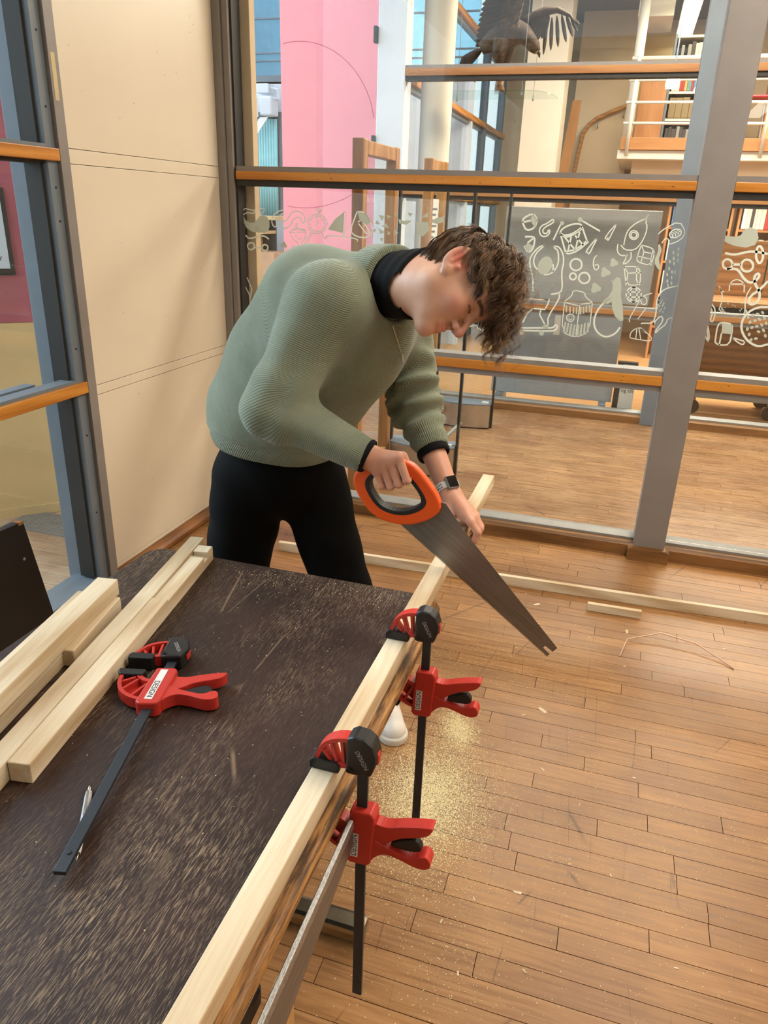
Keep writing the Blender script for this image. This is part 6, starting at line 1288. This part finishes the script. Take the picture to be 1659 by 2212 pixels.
('truck_doodle',[[(-687,1033),(-645,1052),(-632,1027),(-578,1031),(-577,1073),(-603,1066),(-645,1057)],[(-586,1031),(-586,1026),(-588,1022),(-590,1019),(-594,1017),(-598,1016),(-603,1016),(-607,1018),(-610,1021),(-612,1024),(-614,1028),(-613,1033),(-612,1037),(-609,1040),(-605,1042),(-601,1043),(-596,1043),(-592,1041),(-589,1038),(-587,1035),(-586,1031)]],[],2.8),
('arm_doodle',[[(-1852,1199),(-1827,1142),(-1838,1095)],[(-1863,1152),(-1842,1114),(-1839,1067)]],[],3.2),
]

def doodle_mat():
    q = N('frosted_sticker'); q.base(lin((214, 221, 212))); q.rough(.7)
    tl_ = q.n('ShaderNodeBsdfTranslucent'); tl_.inputs[0].default_value = lin((220, 226, 216)); m = q.n('ShaderNodeMixShader'); m.inputs[0].default_value = .4
    q.l(q.b.outputs[0], m.inputs[1]); q.l(tl_.outputs[0], m.inputs[2]); q.l(m.outputs[0], q.out.inputs[0]); return q.m
M['doodle'] = doodle_mat()
def rounded(pl):
    """one corner-cutting pass keeps hand drawn lines soft"""
    if len(pl) < 4: return pl
    o = [pl[0]]
    for i in range(len(pl)-1):
        a, b = pl[i], pl[i+1]; o += [(a[0]*.75+b[0]*.25, a[1]*.75+b[1]*.25), (a[0]*.25+b[0]*.75, a[1]*.25+b[1]*.75)]
    return o+[pl[-1]]
for nm, strokes, fills, hw_ in DOODLES:
    mb = MB(); F3 = lambda u, v, w: (u/1000, w, v/1000)
    for s_ in strokes:
        p = rounded(s_)
        out_ = band(p, hw_); n = len(p)
        k = len(mb.v); mb.v += [F3(u, v, PY+.0072) for u, v in out_]
        for i in range(n-1): mb.f.append((k+i, k+i+1, k+2*n-2-i, k+2*n-1-i))
    for f_ in fills:
        mb.prism([tuple(p) for p in f_], PY+.0069, PY+.0078, F3)
    mb.build(nm, M['doodle'], w2)

# ------------------------------------------------------------------ hair
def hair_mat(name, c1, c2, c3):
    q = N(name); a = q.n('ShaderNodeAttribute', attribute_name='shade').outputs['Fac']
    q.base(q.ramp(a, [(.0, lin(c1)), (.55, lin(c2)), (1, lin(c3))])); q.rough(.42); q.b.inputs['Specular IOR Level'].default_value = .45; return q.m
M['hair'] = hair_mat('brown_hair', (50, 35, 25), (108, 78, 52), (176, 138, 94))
HCEN = V3(-.014, 0, .030); HRAD = V3(.097, .077, .085)
def zmin(x): return np.interp(x, [-.13, -.085, -.045, -.035, .006, .014, .034, .060, .082, .12], [-.066, -.064, -.050, .026, .030, .004, .006, .050, .074, .09])
def cap_sdf(P):
    Qh = (P-HC)@HM; d = ell(Qh, HCEN, HRAD+.0045); d = d+.0025*np.sin(Qh[..., 0]*150)*np.sin(Qh[..., 1]*140)*np.sin(Qh[..., 2]*160)
    nb_ = smax(body_sdf(P)-.0025, Qh[..., 0]+.050, .006); d = smin(d, nb_, .008)
    return smax(d, -(Qh[..., 2]-zmin(Qh[..., 0])-.004)*.8, .004)
cpv = surfnet(cap_sdf, HC-V3(.15, .15, .15), HC+V3(.15, .15, .15), .004)
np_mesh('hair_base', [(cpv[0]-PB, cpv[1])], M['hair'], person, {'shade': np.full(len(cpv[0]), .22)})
def make_hair():
    r = np.random.default_rng(11); grav = HM.T@V3(0, 0, -1.)
    locks = []
    while len(locks) < 470:
        v = r.normal(size=3); v /= np.linalg.norm(v); p = HCEN+v*HRAD
        if p[2] < zmin(p[0])+.002: continue
        locks.append(p)
    Lk = np.array(locks); n = (Lk-HCEN)/HRAD**2; n /= np.linalg.norm(n, axis=1)[:, None]
    crown = V3(-.070, .0, .100); top = np.clip((Lk[:, 2]-.045)/.05, 0, 1)*np.clip((Lk[:, 0]+.085)/.05, 0, 1)
    front = np.clip((Lk[:, 0]-.0)/.055, 0, 1)*np.clip((Lk[:, 2]-.05)/.03, 0, 1)
    flow = Lk-crown; flow += top[:, None]*V3(.09, 0, .0); flow[:, 1] *= 1.0
    flow -= n*(flow*n).sum(1)[:, None]; flow /= np.linalg.norm(flow, axis=1)[:, None]+1e-6
    flow += r.normal(size=flow.shape)*(.10+.16*top[:, None])
    length = .036+.044*top+.034*front+.014*r.random(len(Lk)); length *= 1+.45*front*r.random(len(Lk)); side = np.clip((np.abs(Lk[:, 1])-.036)/.03, 0, 1)*np.clip(Lk[:, 0]/.03, 0, 1); length *= 1-.42*side; length += .022*np.clip((-.05-Lk[:, 0])/.03, 0, 1)*np.clip((.03-Lk[:, 2])/.04, 0, 1)
    S, K = 15, 21
    nl = len(Lk); idx = np.repeat(np.arange(nl), S); ns = len(idx)
    jit = r.normal(size=(ns, 3))*.0026*(1+.7*top[idx])[:, None]
    root = Lk[idx]+jit; nn = n[idx]; root = HCEN+(root-HCEN)/np.linalg.norm((root-HCEN)/HRAD, axis=1)[:, None]*1.03
    Ls = length[idx]*(.85+.3*r.random(ns)); fl_ = flow[idx]; fr = front[idx]*(1-side[idx]); tp = top[idx]*(1-.6*side[idx])
    d = nn*(.55+.55*tp)[:, None]+fl_*.8; d /= np.linalg.norm(d, axis=1)[:, None]
    pos = np.empty((K, ns, 3)); p = root.copy(); step = Ls/(K-1)
    for k in range(K):
        pos[k] = p; t = k/(K-1)
        d = d*.80+fl_*(.16*(1-.7*t))+grav*((.06+.20*t*(.25+fr+.5*tp))*(1-.55*side[idx]))[:, None]*.9
        d /= np.linalg.norm(d, axis=1)[:, None]; p = p+d*step[:, None]
        e = np.linalg.norm((p-HCEN)/(HRAD+.010+.014*tp[:, None]*min(1, t*3)), axis=1); m = e < 1
        p[m] = HCEN+(p[m]-HCEN)/e[m][:, None]
        # keep off the face: push strands outwards that would enter the forehead
        ff = np.linalg.norm((p-V3(.03, 0, -.0))/V3(.068, .066, .12), axis=1); m = (ff < 1) & (p[:, 2] < .08); p[m] = V3(.03, 0, 0)+(p[m]-V3(.03, 0, 0))/ff[m][:, None]
    tt = np.linspace(0, 1, K)[:, None]
    ph = (r.random(nl)*6.28)[idx]+r.normal(size=ns)*.25; fq = (2*math.pi/(.034+.018*r.random(nl)))[idx]; amp = (.0014+.0100*top+.0030*front)[idx]*(.8+.4*r.random(ns))
    tang = np.gradient(pos, axis=0); tang /= np.linalg.norm(tang, axis=2)[..., None]+1e-9
    e1 = np.cross(tang, nn[None]+.01); e1 /= np.linalg.norm(e1, axis=2)[..., None]+1e-9; e2 = np.cross(tang, e1)
    s_ = tt*Ls[None]; env = np.clip(tt*2.2, 0, 1)
    pos = pos+(e1*np.cos(s_*fq+ph)[..., None]+e2*np.sin(s_*fq+ph)[..., None]*.9)*(amp[None]*env)[..., None]
    rad = (.00055+.00020*r.random(ns))[None]*(1-.72*tt**1.5)
    rings = []
    for j in range(3):
        a = 2*math.pi*j/3; rings.append(pos+(e1*math.cos(a)+e2*math.sin(a))*rad[..., None])
    Vv = np.stack(rings, 2)                                   # K, ns, 3, 3
    Vw = HC+(Vv.reshape(-1, 3)@HM.T); 
    ii = np.arange(K*ns*3).reshape(K, ns, 3); f = []
    for j in range(3):
        a, b = ii[:-1, :, j], ii[:-1, :, (j+1) % 3]; c, d_ = ii[1:, :, (j+1) % 3], ii[1:, :, j]; f.append(np.stack([a, b, c, d_], -1).reshape(-1, 4))
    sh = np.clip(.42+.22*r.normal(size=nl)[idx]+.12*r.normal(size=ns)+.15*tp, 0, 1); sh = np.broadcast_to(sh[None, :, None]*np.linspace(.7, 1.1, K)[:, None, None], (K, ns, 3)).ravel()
    return Vw, np.concatenate(f), sh
hvv, hff, hsh = make_hair()
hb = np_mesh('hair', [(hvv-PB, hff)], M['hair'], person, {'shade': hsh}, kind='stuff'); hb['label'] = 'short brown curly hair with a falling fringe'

# necklace ------------------------------------------------------------
def on_sweater(p, out):
    p = np.asarray(p, float); o = np.asarray(out, float); o /= np.linalg.norm(o); t = np.linspace(-.05, .30, 500); d = sweater_sdf(p+t[:, None]*o)
    k = np.where(d > .0035)[0]; k = k[k > np.argmin(d)] if len(k) else k
    return p+o*t[k[0] if len(k) else -1]
od = V3(.30, -.92, .05)
chain = [on_sweater(V3(-.545+.051*t, 1.75, 1.355-.135*t), od) for t in np.linspace(0.0, 1, 12)]
MB().tube([tuple(c-PB) for c in chain], .0013, 5).build('necklace', M['silver'], person, True)
MB().tube([tuple(chain[-1]-PB), tuple(chain[-1]+V3(.004, -.002, -.018)-PB)], .003, 6).build('pendant', M['silver'], person)

# ------------------------------------------------------------------ sawdust, shavings and scraps
def flecks(name, pts, size, mat, parent=None, z=0.0, seed=2, long=1.0):
    r = np.random.default_rng(seed); n = len(pts); s = size*(.4+1.1*r.random(n)**2); a = r.random(n)*6.28
    c = np.concatenate([pts, np.full((n, 1), z)], 1); vs = []; fs = []
    dx, dy = np.stack([np.cos(a), np.sin(a), 0*a], 1)*s[:, None]*long, np.stack([-np.sin(a), np.cos(a), 0*a], 1)*s[:, None]*.55
    up = np.stack([0*a, 0*a, s*.5], 1)
    V_ = np.stack([c-dx-dy, c+dx-dy*.6, c+dx*.7+dy, c-dx*.8+dy, c+up], 1).reshape(-1, 3)
    b = (np.arange(n)*5)[:, None]; F_ = np.concatenate([b+np.array([[0, 1, 4]]), b+np.array([[1, 2, 4]]), b+np.array([[2, 3, 4]]), b+np.array([[3, 0, 4]])])
    return np_mesh(name, [(V_, F_)], mat, parent, kind='stuff')
M['sawdust'] = plain('pale_sawdust', (238, 220, 172), .95, var=.06, scale=40, spec=.05)
r_ = np.random.default_rng(21)
def cl_(cx, cy, sx, sy, n, rot=0):
    p = r_.normal(size=(n, 2))*(sx, sy); c, s = math.cos(rot), math.sin(rot); return np.stack([cx+c*p[:, 0]-s*p[:, 1], cy+s*p[:, 0]+c*p[:, 1]], 1)
fp = np.concatenate([cl_(-.30, 1.93, .03, .05, 6500, .4), cl_(-.34, 1.82, .09, .09, 3600), cl_(-.33, 1.64, .06, .10, 17000, .1), cl_(-.26, 1.58, .08, .13, 13000), cl_(-.42, 1.57, .08, .10, 5200), cl_(-.36, 1.40, .10, .14, 900),
    cl_(-.15, 1.15, .06, .09, 350), cl_(.05, 1.4, .45, .45, 1500), cl_(.3, 2.0, .5, .5, 1300), cl_(-.5, 2.35, .2, .06, 900), cl_(-.2, 2.4, .2, .12, 700), cl_(.55, 1.75, .12, .05, 260), cl_(.0, 1.55, .3, .35, 1200), cl_(.06, 1.52, .03, .03, 120)])
fp = fp[(fp[:, 1] > .5) & (fp[:, 1] < 3.4) & (fp[:, 0] > -1.8)]
sd = flecks('sawdust', fp, .0012, M['sawdust'], z=.0007); tag(sd, 'pale yellow sawdust strewn over the floor beneath the cut', 'sawdust')
tp_ = np.concatenate([cl_(-.55, 1.40, .18, .03, 600), cl_(-.62, 1.2, .2, .15, 260), cl_(-.65, .9, .2, .25, 260), cl_(-.8, 1.38, .1, .04, 160)])
tp_ = tp_[(tp_[:, 0] > -1.03) & (tp_[:, 0] < -.35) & (tp_[:, 1] < 1.44) & (tp_[:, 1] > .2)]
sd2 = flecks('sawdust', tp_, .0008, M['sawdust'], z=.7402, seed=5); tag(sd2, 'fine sawdust specks scattered on the dark tabletop', 'sawdust')
sh_ = np.stack([r_.uniform(-.3, .9, 26), r_.uniform(1.0, 3.0, 26)], 1); tag(flecks('wood_splinters', sh_, .008, M['pine'], z=.0008, seed=8, long=1.6), 'loose wood splinters scattered on the open floor', 'splinters')
tag(MB().tube([(.19, 2.56, .003), (.215, 2.68, .012), (.34, 2.745, .03), (.47, 2.72, .025), (.56, 2.66, .008), (.60, 2.62, .003)], .0028, 6).build('plastic_strip', plain('clear_pinkish_plastic', (216, 176, 150), .25), smooth=True), 'thin clear plastic strip curling on the floor by the long batten', 'strip')
